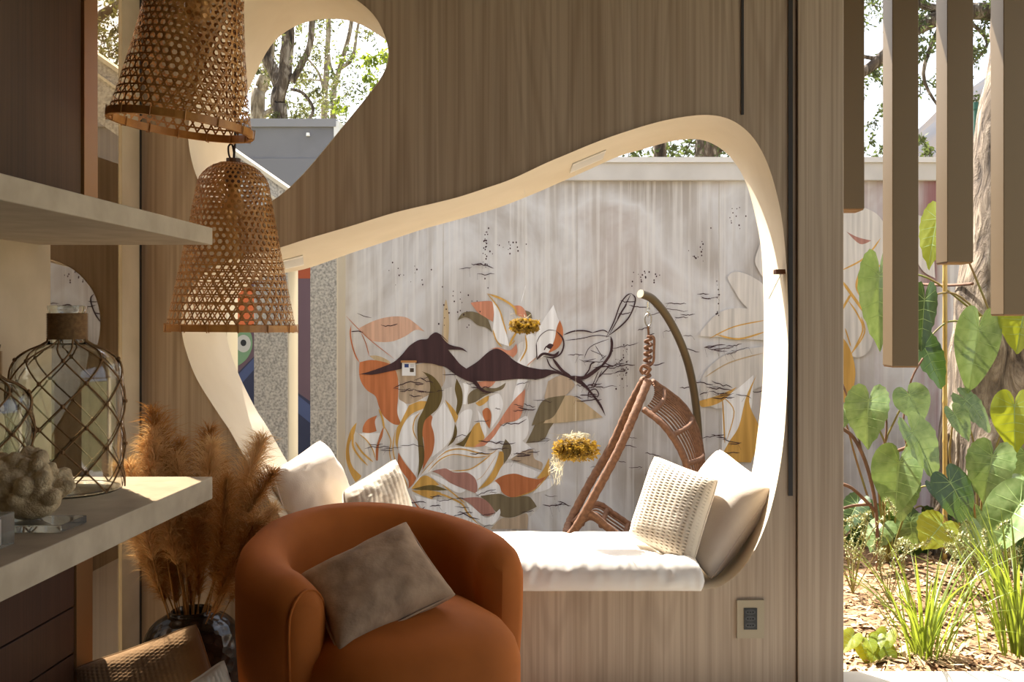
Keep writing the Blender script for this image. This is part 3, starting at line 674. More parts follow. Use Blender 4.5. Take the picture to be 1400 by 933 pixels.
# on the bench
pillow('bench_pillow', [P(984,612,3.36), P(1062,668,3.09), P(972,796,3.07), P(914,728,3.34)], .16, M_linen, 'plain sand linen pillow leaning on the curved lining behind the crochet pillow', 3, wrinkle=.003)
pillow('bench_pillow', [P(894,622,3.26), P(984,655,3.13), P(945,784,3.035), P(858,731,3.20)], .11, M_knitw, 'ivory openwork crochet pillow leaning on the plain linen pillow', 5, n=230, disp=crochet(13, 30, .0046), pinch=.06, wrinkle=.0008)
pillow('bench_pillow', [P(371,646,3.07), P(438,600,3.33), P(494,706,3.35), P(398,742,3.09)], .15, M_linen, 'plain pale linen pillow leaning on the low lining by the pampas grass', 9)
pillow('bench_pillow', [P(468,672,3.12), P(541,626,3.27), P(572,726,3.24), P(474,744,3.06)], .13, M_knitw, 'ribbed ivory knit pillow standing behind the armchair', 12, n=110, disp=waffle(13, 40, .0028), pinch=.06, wrinkle=.004)
# beside the vase
pillow('floor_pillow', [P(98,912,2.36), P(270,850,2.42), P(325,1010,2.38), P(150,1090,2.30)], .13, M_knitb, 'brown chunky knit pillow standing before the dark vase', 15, n=130, disp=waffle(26, 36, .0034), pinch=.06, wrinkle=.004)
pillow('floor_pillow', [P(232,948,2.12), P(306,900,2.20), P(352,1050,2.20), P(262,1120,2.12)], .10, M_knitw, 'ivory chunky knit pillow beside the brown knit pillow', 17, n=90, disp=waffle(14, 18, .0036), pinch=.06, wrinkle=.004)

# ---------------------------------------------------------------- bench mattress
mx0, mx1 = P(440, 0, D).x, P(957, 0, D).x; my0, my1 = D-.025, DB+.012; mz0, mz1 = .339, .437
tufts = [(mx0+.18+.285*i, my0+.085+.15*j+.06) for i in range(4) for j in range(2)]
def matt():
    nx, ny = 150, 50; V = []; Fc = []
    def top(x, y):
        e = min(x-mx0, mx1-x, y-my0, my1-y)
        h = mz1-.030*max(0, 1-e/.045)**2.2
        for tx, ty in tufts:
            d = math.hypot(x-tx, y-ty); h -= .030*math.exp(-(d/.030)**1.2)
            h -= .010*math.exp(-((x-tx)/.011)**2)*math.exp(-(abs(y-ty)/.13)**2)+.008*math.exp(-((y-ty)/.012)**2)*math.exp(-(abs(x-tx)/.16)**2)
        h += .004*noise.noise(Vector((x*7, y*7, 0)))
        fr = max(0, 1-(y-my0)/.12)
        h += .006*fr*noise.noise(Vector((x*34, y*8, 3)))+.004*fr*noise.noise(Vector((x*60, y*10, 7)))
        return h
    rows = []
    for j in range(ny+1):
        y = my0+(my1-my0)*j/ny; rows.append([Vector((mx0+(mx1-mx0)*i/nx, y, 0)) for i in range(nx+1)])
    for row in rows:
        for p in row: V.append(Vector((p.x, p.y, top(p.x, p.y))))
    for j in range(ny):
        for i in range(nx): a = j*(nx+1)+i; Fc.append((a, a+1, a+nx+2, a+nx+1))
    # rounded, wrinkled sides
    per = [i for i in range(nx+1)]+[j*(nx+1)+nx for j in range(1, ny+1)]+[ny*(nx+1)+i for i in range(nx-1, -1, -1)]+[j*(nx+1) for j in range(ny-1, 0, -1)]
    prev = per; cx, cy = (mx0+mx1)/2, (my0+my1)/2
    for k, (out, z) in enumerate([(.012, .78), (.019, .5), (.014, .22), (.0, 0.0)]):
        cur = []
        for q in per:
            p = V[q]; zt = p.z
            dx = (1 if p.x > mx1-.001 else -1 if p.x < mx0+.001 else 0); dy = (1 if p.y > my1-.001 else -1 if p.y < my0+.001 else 0)
            wv = .006*noise.noise(Vector((p.x*40, p.y*40, k*.8)))+.005*noise.noise(Vector((p.x*16, p.y*16, k*.5+3)))
            if k == 3: wv *= .3
            cur.append(len(V)); V.append(Vector((p.x+dx*(out*(.4 if dx > 0 else 1)+wv*.5), p.y+dy*(out*.7+wv), mz0+(zt-mz0)*z)))
        n = len(per)
        for i in range(n): j = (i+1) % n; Fc.append((prev[j], prev[i], cur[i], cur[j]))
        prev = cur
    Fc.append(tuple(prev[::-1]))
    return (V, Fc), top
mvf, mtop = matt()
mr_ = empty('bench_mattress', ((mx0+mx1)/2, (my0+my1)/2, mz0)); tag(mr_, 'tufted white mattress lying in the large opening', 'mattress')
obj('cover', mvf, varied('white_canvas', (236, 231, 222), (230, 224, 214), 6, .9, bs=.1, bscale=300, bd=.001), mr_, smooth=True)
for tx, ty in tufts: obj('tuft_button', lathe([(0, .006), (.005, .0055), (.008, .003), (.0085, 0)], 10, (tx, ty, mtop(tx, ty)-.001)), mat('tuft_thread', (214, 205, 190), .9), mr_)

# ---------------------------------------------------------------- barrel armchair
CX, CY = -.463, 2.45; RO, RI = .352, .222
FACE = math.radians(-57)
M_velvet = mat('rust_velvet', (156, 86, 28), .8, spec=.25, Sheen_Weight=.08, Sheen_Roughness=.35)
M_velvet.node_tree.nodes['Principled BSDF'].inputs['Sheen Tint'].default_value = (*lin((200, 130, 60)), 1)
vn = nz(M_velvet, Scale=5, Detail=4); bcol(M_velvet, ramp(M_velvet, vn.outputs['Fac'], [(.3, (152, 82, 24)), (.7, (176, 98, 36))]).outputs[0])
vf2 = nz(M_velvet, Scale=420, Detail=2); bump(M_velvet, vf2.outputs['Fac'], .12, .001)
ac = empty('armchair', (CX, CY, 0)); tag(ac, 'rust velvet barrel armchair with curved back in front of the bench', 'armchair')
def shell():
    n = 72; V = []; Fc = []
    a0 = FACE+math.radians(66); a1 = FACE+2*PI-math.radians(52)
    for i in range(n+1):
        # denser towards the rounded arm ends
        t = i/n; th = a0+(a1-a0)*t
        e = min(t, 1-t)*(a1-a0)*(RO+RI)/2                    # arc distance from the end
        rnd = math.sqrt(max(0.0, 1-max(0, 1-e/.062)**2))     # rounded end
        back = .5-.5*math.cos(min(1, max(0, (t-.02)/.96))*2*PI)
        hgt = .585+.075*back**.8
        hgt = .28+(hgt-.28)*(1-max(0, 1-e/.11)**2.2*.20)
        th_in = RI+(.012*back); mid = (RO+th_in)/2; hw = (RO-th_in)/2*max(.03, rnd)
        prof = []
        z0 = .06
        m = 22
        for k in range(m+1):                                # outer bottom -> over the top -> inner bottom
            s = k/m
            if s < .36: r_, z = 1, z0+(hgt-.065-z0)*(s/.36)
            elif s < .64:
                q = (s-.36)/.28*PI; r_, z = math.cos(q), hgt-.065+.065*math.sin(q)
            else: r_, z = -1, hgt-.065-(hgt-.065-z0)*((s-.64)/.36)
            taper = 1-.10*max(0, (.42-z)/.42)                # barrel narrows to the floor
            prof.append((mid*taper+hw*r_, z))
        for r_, z in prof: V.append(Vector((CX+r_*math.cos(th), CY+r_*math.sin(th), z)))
    m = 23
    for i in range(n):
        for k in range(m-1): a = i*m+k; Fc.append((a, a+1, a+m+1, a+m))
    for i in range(n): Fc.append((i*m, i*m+m, i*m+2*m-1, i*m+m-1))
    Fc.append(tuple(range(m-1, -1, -1))); Fc.append(tuple(n*m+k for k in range(m)))
    return V, Fc
obj('back_shell', shell(), M_velvet, ac, smooth=True)
def seatm():
    V = []; Fc = []; n = 64
    fx, fy = math.cos(FACE), math.sin(FACE); sx, sy = -fy, fx
    prof = [(.0, .478), (.3, .476), (.55, .468), (.75, .452), (.88, .430), (.96, .400), (1.0, .36), (1.0, .25), (.985, .18), (.95, .14), (.0, .14)]
    for q, z in prof:
        for k in range(n):
            a = 2*PI*k/n; c, s = math.cos(a), math.sin(a)
            ex = 3.0
            rr = 1/((abs(c)**ex+abs(s)**ex)**(1/ex))
            f = (c*rr*.262+.095)*1.0; g = s*rr*.255
            if c*rr < 0: # round the rear to sit inside the shell
                lim = (RI-.0); g *= math.sqrt(max(0, 1-(max(0, -f)/.30)**2))
            V.append(Vector((CX+(f*fx+g*sx)*q+(.105*fx)*(1-q)*0, CY+(f*fy+g*sy)*q, z)))
    for i in range(len(prof)-1):
        for k in range(n): k2 = (k+1) % n; Fc.append((i*n+k2, i*n+k, (i+1)*n+k, (i+1)*n+k2))
    return V, Fc
_sv, _sf = shell(); _k = 70                     # stitched piping near the end of the arm
obj('piping', tube(crom([v+(v-Vector((CX, CY, .3))).normalized()*.0006 for v in _sv[_k*23:_k*23+23]], 2), .0032, 6), M_velvet, ac, smooth=True)
obj('seat_cushion', seatm(), M_velvet, ac, smooth=True)
obj('plinth', lathe([(.0, 0), (.25, 0), (.27, .02), (.27, .145), (0, .145)], 40, (CX, CY, 0)), M_black, ac)
pillow('lumbar_pillow', [P(408,788,2.33), P(556,714,2.50), P(624,814,2.36), P(462,898,2.16)], .13, M_brownvel, 'taupe lumbar pillow propped in the rust armchair', 21, pinch=.11, wrinkle=.0042, n=44, corner=0.0)

# ---------------------------------------------------------------- woven pendant lamps
M_cane = varied('bamboo_strip', (190, 136, 70), (156, 104, 48), 40, .5, stretch=(1, 1, .3))
M_rim = varied('bamboo_rim', (190, 134, 66), (164, 108, 48), 30, .45)
def pendant(name, label, base, H, prof, N, tilt, cordtop, bulb=True, sw=.0042):
    """prof(t): radius at height fraction t (0 = rim). Three families of strips cross in a hexagonal cane weave."""
    r = empty(name, base); tag(r, label, 'pendant lamp', 'woven bamboo pendant lamps')
    base = Vector(base); T = Matrix.Translation(base) @ tilt
    # arc length rows
    rows = [0.0]; s = 0.0
    while s < H:
        s += .866*2*PI*prof(s/H)/N*1.0; rows.append(s)
    nv = len(rows)-1
    def sz(v):
        i = min(int(v), nv-1); f = v-i; return min(H, rows[i]+(rows[i+1]-rows[i])*f)
    def pt(v, th, off=0.0):
        z = sz(v); R_ = prof(z/H)+off; return T @ Vector((R_*math.cos(th), R_*math.sin(th), z))
    def strip(path, nrmf, wd):
        V = []; Fc = []; m = len(path)
        for i in range(m):
            t_ = (path[min(i+1, m-1)]-path[max(i-1, 0)]).normalized(); nn = nrmf(i); sd_ = t_.cross(nn).normalized()
            V += [path[i]+sd_*wd/2+nn*.0006, path[i]-sd_*wd/2+nn*.0006]
        for i in range(m-1): Fc.append((2*i, 2*i+1, 2*i+3, 2*i+2))
        return V, Fc
    def nrm_at(th): return (T.to_3x3() @ Vector((math.cos(th), math.sin(th), .15))).normalized()
    hoops = []; da = []; db = []
    for i in range(1, nv+1):
        n = 56; ths = [2*PI*k/n for k in range(n+1)]
        hoops.append(strip([pt(i, th, .0008*math.sin(th*N/2+i)) for th in ths], lambda k, ths=ths: nrm_at(ths[k]), sw))
    st_ = 3
    for k in range(N):
        for fam, L in ((1, da), (-1, db)):
            vs = [j/st_ for j in range(nv*st_+1)]
            ths = [2*PI/N*(k+(0.25 if fam > 0 else .75)+fam*v/2) for v in vs]
            L.append(strip([pt(v, th, .0014*fam*math.cos(v*PI)) for v, th in zip(vs, ths)], lambda q, ths=ths: nrm_at(ths[q]), sw))
    for nm, L in (('hoop_strips', hoops), ('rising_strips', da), ('falling_strips', db)): obj(nm, join(*L), M_cane, r)['kind'] = 'stuff'
    rp = [T @ Vector((prof(0)*math.cos(2*PI*k/64), prof(0)*math.sin(2*PI*k/64), 0)) for k in range(64)]
    V = []; Fc = []
    for k in range(64):
        th = 2*PI*k/64
        for rr, z in ((prof(0)-.005, -.009), (prof(0)+.005, -.009), (prof(0)+.004, .009), (prof(0)-.005, .009)): V.append(T @ Vector((rr*math.cos(th), rr*math.sin(th), z)))
    for k in range(64):
        j = (k+1) % 64
        for q in range(4): q2 = (q+1) % 4; Fc.append((k*4+q, k*4+q2, j*4+q2, j*4+q))
    rim = obj('rim', (V, Fc), M_rim, r)
    for k in range(14):
        th = 2*PI*k/14+.2
        obj('rim_binding', tube([T @ Vector(((prof(0)+d)*math.cos(th), (prof(0)+d)*math.sin(th), z)) for d, z in ((-.007, .011), (.007, .011), (.007, -.011), (-.007, -.011))], .0016, 5, closed=True), M_cane, rim)
    top = T @ Vector((0, 0, H)); so_ = T @ Vector((0, 0, H-.06))
    obj('socket', tube([top+Vector((0, 0, .012)), so_], [.019, .021], 14), mat('bronze_socket', (88, 58, 34), .5), r)
    if bulb: obj('bulb', lathe([(0, -.10), (.018, -.095), (.029, -.075), (.03, -.055), (.022, -.03), (.013, -.012), (.013, 0), (0, 0)], 16, so_), mat('amber_bulb', (214, 168, 104), .15, Transmission_Weight=.5), r, smooth=True)
    obj('cord', tube([top, Vector((top.x+.004, top.y, top.z+.06)), Vector((cordtop[0], cordtop[1], top.z+.3)), Vector(cordtop)], .0032, 6), mat('dark_cord', (40, 26, 20), .7), r)
    obj('cord_loop', tube(crom([top+Vector((0, 0, .0)), top+Vector((-.012, 0, .02)), top+Vector((-.014, 0, .045)), top+Vector((-.004, 0, .05)), top+Vector((.002, 0, .02))], 4), .0026, 6), mat('dark_cord', (40, 26, 20), .7), r)
def bell(r0, r1, r2, dome=.08, ex=1.5):
    def f(t):
        t = min(1, max(0, t))
        q = r1+(r0-r1)*(1-t)**ex
        if t > 1-dome*2: q *= .18+.82*math.sqrt(max(0, 1-((t-(1-dome*2))/(dome*2))**2))
        return q
    return f
d1 = 2.72
b1 = P(317, 449, d1); h1 = (449-223)/F*d1
pendant('pendant_lamp', 'lower bell shaped woven bamboo pendant with a bulb inside', b1, h1, bell(84/F*d1, 42/F*d1, 0, .07, 1.1), 40, Matrix.Rotation(math.radians(.6), 4, 'Y'), (b1.x+.01, b1.y, HC))
d2 = 2.34
b2 = P(248, 171, d2); h2 = (171+62)/F*d2
pendant('pendant_lamp', 'upper bell shaped woven bamboo pendant hanging tilted above the shelf', b2, h2, bell(92/F*d2, 58/F*d2, 0, .10), 42, Matrix.Rotation(math.radians(6.5), 4, 'Y'), (b2.x+.055, b2.y, HC), sw=.0044)
# ================================================================ things on the lower shelf
mgl = mat('clear_glass', (244, 247, 244), .02, Transmission_Weight=1.0, IOR=1.45)
M_cord = varied('jute_cord', (132, 98, 60), (108, 78, 46), 120, .9)
ZS = .7705
def jug(name, label, c, R_, Hb, neck, net_rows, N, group='netted glass bottles'):
    """glass bottle with rope collar and knotted net"""
    c = Vector(c); r = empty(name, c); tag(r, label, 'bottle', group)
    prof = [(0, .002), (R_*.80, .002), (R_*.95, .010), (R_, .03), (R_, Hb*.62), (R_*.985, Hb*.70), (R_*.90, Hb*.785), (R_*.70, Hb*.845), (R_*.46, Hb*.88), (neck, Hb*.91), (neck*.98, Hb*1.06), (neck*1.05, Hb*1.10), (neck*1.05, Hb*1.115)]
    sp2 = [(v.x, v.y) for v in crom([(a, b, 0) for a, b in prof], 4)]
    inner = [(max(0, a-.004), max(b, .007)) for a, b in sp2[::-1]]
    obj('glass_body', lathe(sp2+inner, 40, c), mgl, r, smooth=True)
    def rad(z):
        for (a, b), (a2, b2) in zip(sp2, sp2[1:]):
            if b <= z <= b2 and b2 > b: return a+(a2-a)*(z-b)/(b2-b)
        return R_
    col = []
    k = 15
    for i in range(k): z = Hb*.915+(Hb*.155)*(i+.5)/k; col.append((neck+.001, z-Hb*.155/k*.5)); col.append((neck+.0048, z)); 
    col.append((neck+.001, Hb*1.07))
    obj('rope_collar', lathe(col, 32, c), M_cord, r, smooth=True)
    zs = [Hb*.925-(Hb*.90)*i/net_rows for i in range(net_rows+1)]
    net = obj('net', join(*[tube([c+Vector(((rad(max(.012, z0+(z1-z0)*t))+.0026)*math.cos(a0+(a1-a0)*t), (rad(max(.012, z0+(z1-z0)*t))+.0026)*math.sin(a0+(a1-a0)*t), max(.008, z0+(z1-z0)*t))) for t in [j/6 for j in range(7)]], .0019, 5)
        for i, (z0, z1) in enumerate(zip(zs, zs[1:])) for k_ in range(N) for sgn in (1, -1)
        for a0, a1 in [(2*PI/N*(k_+(.5 if i % 2 else 0)), 2*PI/N*(k_+(.5 if i % 2 else 0)+sgn*.5))]]), M_cord, r, smooth=True)
    kn = lathe([(0, -.0055), (.0042, -.003), (.005, 0), (.0042, .003), (0, .0055)], 6)
    me = bpy.data.meshes.new('knot'); me.from_pydata([tuple(v) for v in kn[0]], [], kn[1]); me.materials.append(M_cord)
    for i, z in enumerate(zs[1:-1], 1):
        for k_ in range(N):
            a = 2*PI/N*(k_+(.5 if i % 2 else 0)); q = rad(max(z, .012))+.003
            inst('knot', me, Matrix.Translation(c+Vector((q*math.cos(a), q*math.sin(a), z))), net)
    return r
jug('glass_bottle', 'tall clear glass bottle in a knotted net with a rope wrapped neck', (-1.120, 2.20, ZS), .114, .372, .038, 7, 8)
jug('glass_bottle', 'smaller clear glass bottle in a knotted net standing before the tall one', (-1.166, 1.962, ZS), .088, .300, .030, 7, 7)
# coral on its acrylic slab
cc = Vector((-1.005, 1.835, ZS)); acr = mat('clear_acrylic', (238, 240, 238), .03, Transmission_Weight=.95, IOR=1.4)
co = empty('coral', cc); tag(co, 'pale knobbly coral on a clear acrylic slab', 'coral')
obj('acrylic_slab', box(cc.x-.07, cc.x+.085, cc.y-.05, cc.y+.045, ZS, ZS+.014, .0015), acr, co)
Rc = random.Random(11)
def coral_vf():
    bm = bmesh.new()
    for i in range(64):
        a = Rc.uniform(0, 2*PI); e = Rc.uniform(-.15, 1.25); rr = Rc.uniform(.6, 1)
        d = Vector((math.cos(a)*math.cos(e)*.070, math.sin(a)*math.cos(e)*.040, math.sin(e)*.062))*rr
        p = cc+Vector((-.005, 0, .062))+d; rad = Rc.uniform(.010, .019)
        p.z = max(p.z, ZS+.016+rad*.8)
        m = Matrix.Translation(p) @ Vector((d.x, d.y, d.z+.02)).to_track_quat('Z', 'Y').to_matrix().to_4x4() @ Matrix.Diagonal((rad, rad, rad*Rc.uniform(1.2, 1.9), 1))
        bmesh.ops.create_icosphere(bm, subdivisions=2, radius=1.0, matrix=m)
    bmesh.ops.create_icosphere(bm, subdivisions=3, radius=1.0, matrix=Matrix.Translation(cc+Vector((0, 0, .05))) @ Matrix.Diagonal((.058, .036, .036, 1)))
    return from_bm(bm)
cvf = coral_vf()
cob = obj('coral_body', cvf, varied('coral_skin', (196, 176, 142), (164, 142, 108), 60, .95, bs=.8, bd=.004, bscale=240), co, smooth=True)
rmd = cob.modifiers.new('fuse', 'REMESH'); rmd.mode = 'VOXEL'; rmd.voxel_size = .0028; rmd.use_smooth_shade = True
ak = empty('acrylic_block', (-1.02, 1.66, ZS)); tag(ak, 'small clear acrylic block holding a white card', 'block')
obj('block', box(-1.12, -.955, 1.635, 1.70, ZS, ZS+.055, .002), acr, ak); obj('card', box(-1.11, -.966, 1.665, 1.668, ZS+.005, ZS+.048), mat('card_white', (225, 222, 215), .8), ak)

# ================================================================ vase and pampas grass
vc = Vector((P(263, 0, 2.76).x, 2.76, 0)); VR = 70/F*2.76; VH = P(0, 838, 2.76).z
vs = empty('vase', vc); tag(vs, 'dark hammered glass vase holding the pampas grass', 'vase')
mv = mat('smoked_glass', (40, 36, 32), .2, spec=.5); vv = nz(mv, 'ShaderNodeTexVoronoi', Scale=34); vv.feature = 'F1'
bcol(mv, ramp(mv, vv.outputs['Distance'], [(.1, (62, 54, 45)), (.6, (30, 26, 22))]).outputs[0]); bump(mv, vv.outputs['Distance'], .5, .010)
vp = [(0, 0), (VR*.55, 0), (VR*.8, .02), (VR*.97, VH*.3), (VR, VH*.5), (VR*.95, VH*.72), (VR*.78, VH*.9), (VR*.5, VH*.985), (VR*.42, VH*1.0), (VR*.40, VH*1.02), (VR*.36, VH*1.02), (VR*.36, VH*.95), (VR*.6, VH*.85), (VR*.85, VH*.5), (VR*.6, .03), (0, .03)]
obj('glass_body', lathe([(v.x, v.y) for v in crom([(a, b, 0) for a, b in vp], 3)], 48, vc), mv, vs, smooth=True)
M_pam = varied('pampas_tan', (234, 204, 156), (212, 172, 118), 12, .9); translucent(M_pam, (226, 190, 134), .4)
M_pam2 = varied('pampas_brown', (176, 128, 72), (140, 94, 46), 12, .9); translucent(M_pam2, (190, 136, 72), .4)
M_stem = varied('dry_stem', (160, 120, 66), (128, 92, 46), 20, .9)
Rp = random.Random(5)
def plume_mesh(k):
    """stem from the origin up +Z, feathery head over its upper part"""
    L = 1.0; bend = [.05, .10, .03, .14, .08, .12][k]; V = []; Fc = []
    axis = lambda t: Vector((bend*t*t*1.4, 0, L*t))
    st = tube([axis(t/10) for t in range(11)], [.0045*(1-.05*t) for t in range(11)], 5)
    h0 = [.50, .46, .54, .48, .52, .45][k]; n = 1900
    for i in range(n):
        t = h0+(1-h0)*(i/n); q = (t-h0)/(1-h0); p = axis(t)
        a = Rp.uniform(0, 2*PI)
        env = (math.sin(PI*min(1, q*.88+.10)))**.6
        ln = (.04+.105*env)*Rp.uniform(.35, 1.35); sp_ = Rp.uniform(.3, 1.15)
        d = Vector((math.cos(a)*sp_, math.sin(a)*sp_, Rp.uniform(.55, 1.0))).normalized()
        m = p+d*ln*.55+Vector((0, 0, .006)); e = p+d*ln+Vector((d.x*.02, d.y*.02, -.45*ln*Rp.random()))
        s = d.cross(Vector((Rp.uniform(-1, 1), Rp.uniform(-1, 1), Rp.uniform(-1, 1)))).normalized()*.0009
        b = len(V); V += [p-s, p+s, m+s*1.15, m-s*1.15, e]
        Fc += [(b, b+1, b+2, b+3), (b+3, b+2, b+4)]
    def me(nm, vf, m):
        x = bpy.data.meshes.new(nm); x.from_pydata([tuple(v) for v in vf[0]], [], vf[1]); x.materials.append(m); x.update(); return x
    return me('stem', st, M_stem), me('plume_head', (V, Fc), M_pam if k % 2 == 0 else M_pam2)
PM = [plume_mesh(k) for k in range(6)]
targets = [(188,598),(205,622),(172,640),(198,660),(222,606),(246,566),(258,632),(276,598),(300,612),(318,640),(338,600),(345,650),(362,690),(350,720),(325,672),(296,650),(236,640),(214,690),(180,700),(170,730),(262,690),(290,710),(330,745),(228,720),(310,770),(272,740),(196,745),(348,690)]
for i, (tx, ty) in enumerate(targets):
    dY = Rp.uniform(-.15, .06)
    if tx < 300 and 640 < ty: dY = Rp.uniform(-.02, .05)
    tip = P(tx, ty, 2.76+dY); tip.z += .01
    base = vc+Vector((Rp.uniform(-.02, .02), Rp.uniform(-.02, .02), VH*.55))
    v = tip-base; L = v.length
    q = v.to_track_quat('Z', 'X').to_matrix().to_4x4()
    m4 = q @ Matrix.Rotation(Rp.uniform(0, 2*PI), 4, 'Z') @ Matrix.Diagonal((L*.95, L*.95, L, 1))
    r = empty('pampas_plume', base); tag(r, 'blond feathery pampas plume standing in the dark vase' if i % 2 == 0 else 'brown feathery pampas plume standing in the dark vase', 'dried grass', 'blond pampas plumes in the vase' if i % 2 == 0 else 'brown pampas plumes in the vase')
    a, b = PM[i % 6]
    inst('stem', a, Matrix.Translation(base) @ m4, r); inst('plume_head', b, Matrix.Translation(base) @ m4, r)

# ================================================================ outlet, tags
ot = empty('wall_outlet', P(1025, 846, D)); tag(ot, 'beige outlet plate with three black sockets on the oak wall', 'outlet')
obj('plate', px_box(1007, 820, 1044, 872, D, .010), mat('champagne_plastic', (170, 156, 128), .4), ot)
ins = obj('insert', px_box(1017, 832, 1035, 861, D-.010, .003), mat('outlet_black', (42, 44, 44), .4), ot)
for k in range(3):
    cx_, cy_ = 1026, 837.5+9*k; hexa = []
    for q in range(12):
        a = 2*PI*q/12; hexa.append(P(cx_+7.2*math.cos(a), cy_+3.7*math.sin(a), D-.0135))
    V = hexa+[p+Vector((0, .0008, 0)) for p in hexa]
    Fc = [tuple(range(11, -1, -1))]+[(q, (q+1) % 12, 12+(q+1) % 12, 12+q) for q in range(12)]
    so2 = obj('socket', (V, Fc), mat('outlet_grey', (66, 68, 68), .4), ot)
    for dx in (-3.6, 0, 3.6): obj('pin_hole', tube([P(cx_+dx, cy_+(.8 if dx == 0 else 0), D-.0141), P(cx_+dx, cy_, D-.0133)], .0022, 8), mat('hole_black', (8, 8, 8), .9), so2)
tg = empty('hanging_tag', P(1066, 372, 3.10)); tag(tg, 'small clear tag hanging from a wooden clip on the bright curved lining', 'tag')
ta = P(1072, 372, 3.06)
obj('clip', box(ta.x-.030, ta.x+.004, 3.035, 3.075, ta.z-.007, ta.z+.007, .001), mat('walnut_clip', (120, 74, 44), .6), tg)
a0 = Vector((ta.x-.012, 3.05, ta.z-.007)); a1 = P(1051, 409, 3.06)
obj('card', (([a0+Vector((-.004, -.02, 0)), a0+Vector((.004, .03, 0)), a1+Vector((.004, .03, 0)), a1+Vector((-.004, -.02, 0))]+[p+Vector((.002, 0, 0)) for p in [a0+Vector((-.004, -.02, 0)), a0+Vector((.004, .03, 0)), a1+Vector((.004, .03, 0)), a1+Vector((-.004, -.02, 0))]]), [(0, 1, 2, 3), (7, 6, 5, 4), (0, 4, 5, 1), (1, 5, 6, 2), (2, 6, 7, 3), (3, 7, 4, 0)]), mat('tag_acrylic', (190, 192, 190), .15), tg)
lz = WZ-.03
lc = empty('label_card', P(559, 503, lz)); tag(lc, 'small white printed card hanging from a wooden bar on the mural', 'sign')
def pb(x0, y0, x1, y1, d, t): 
    a = P(x0, y1, d); b = P(x1, y0, d); return box(a.x, b.x, d-t, d, a.z, b.z)
obj('bar', pb(548.4, 493, 569.8, 496, lz, .012), mat('oak_bar', (176, 120, 66), .6), lc)
cd = obj('card', pb(549.8, 496, 568.2, 514, lz, .003), mat('card_paper', (232, 230, 228), .7), lc)
obj('blue_print', pb(553, 497.8, 558.8, 502.6, lz-.003, .0006), mat('print_blue', (40, 60, 120), .7), cd)
obj('dark_print', pb(560.4, 503.6, 565.8, 509, lz-.003, .0006), mat('print_dark', (74, 58, 44), .7), cd)
obj('grey_print', join(*[pb(561, 498.4+1.3*k, 566, 499.1+1.3*k, lz-.003, .0005) for k in range(3)]), mat('print_grey', (170, 170, 176), .7), cd)['kind'] = 'stuff'
obj('wall_peg', tube([P(559, 495, lz), P(559, 495, WZ)], .005, 8), M_black, lc)
# hanging moss nests
M_moss = varied('dry_moss', (168, 134, 44), (104, 82, 22), 40, .95); translucent(M_moss, (190, 150, 50), .3)
M_hair = mat('pale_moss_hair', (222, 212, 180), .9)
Rm = random.Random(3)
def moss(name, label, c, rx, ry, rz, nh, tail, pale):
    c = Vector(c); r = empty(name, c-Vector((0, 0, rz))); tag(r, label, 'moss')
    V = []; Fc = []
    for i in range(nh):
        z = Rm.uniform(-1, 1); a = Rm.uniform(0, 2*PI); q = (1-abs(z)**3)**.5
        d = Vector((math.cos(a)*q, math.sin(a)*q, z)); p = c+Vector((d.x*rx, d.y*ry, d.z*rz))*Rm.uniform(.55, 1.0)
        s = Vector((Rm.gauss(0, 1), Rm.gauss(0, 1), Rm.gauss(0, 1))).normalized(); u = s.cross(d).normalized()
        h = Rm.uniform(.004, .009)
        b = len(V); V += [p-u*h*.6, p+s*h*1.0+d*h*.3, p+u*h*.6, p-s*h*1.0]; Fc.append((b, b+1, b+2, b+3))
    obj('moss_clump', (V, Fc), M_moss, r)['kind'] = 'stuff'
    obj('core', xf(lathe([(math.sin(PI*k/10), -math.cos(PI*k/10)) for k in range(11)], 14), Matrix.Translation(c) @ Matrix.Diagonal((rx*.72, ry*.72, rz*.72, 1))), mat('moss_core', (84, 64, 24), .95), r, smooth=True)
    hs_ = []
    for i in range(pale):
        a = Rm.uniform(0, 2*PI); p = c+Vector((math.cos(a)*rx*.95*Rm.random(), math.sin(a)*ry*.9*Rm.random(), rz*.9))
        hs_.append(tube(crom([p, p+Vector((Rm.gauss(0, .012), Rm.gauss(0, .012), .014)), p+Vector((Rm.gauss(0, .022), Rm.gauss(0, .015), Rm.uniform(.0, .024)))], 3), .0006, 3))
    for i in range(tail):
        p = c+Vector((-rx*.8+Rm.uniform(-.012, .016), Rm.uniform(-.02, .02), -rz*.3)); L = Rm.uniform(.04, .11)
        hs_.append(tube(crom([p+Vector((Rm.gauss(0, .008), Rm.gauss(0, .008), -L*t)) for t in (0, .25, .5, .75, 1)], 3), .0006, 3))
    if hs_: obj('moss_hair', join(*hs_), M_hair, r)['kind'] = 'stuff'
    # nylon thread up to the soffit
    best = min(zip(mf, mb), key=lambda ab: abs(ab[0].lerp(ab[1], (c.y-D)/(DB-D)).x-c.x)+(10 if ab[0].z < 1.2 else 0)); top = best[0].lerp(best[1], (c.y-D)/(DB-D))
    obj('thread', tube([c+Vector((0, 0, rz*.5)), Vector((c.x, c.y, top.z))], .0004, 4), mat('nylon', (214, 212, 206), .3), r)
md = 3.26
moss('moss_nest', 'small dark gold clump of moss hanging before the upper blossom', P(717, 446, md), .052, .045, .026, 900, 0, 4)
moss('moss_nest', 'larger golden moss roll with pale trailing hairs before the hanging chair', P(787, 615, md), .078, .05, .040, 1700, 30, 50)

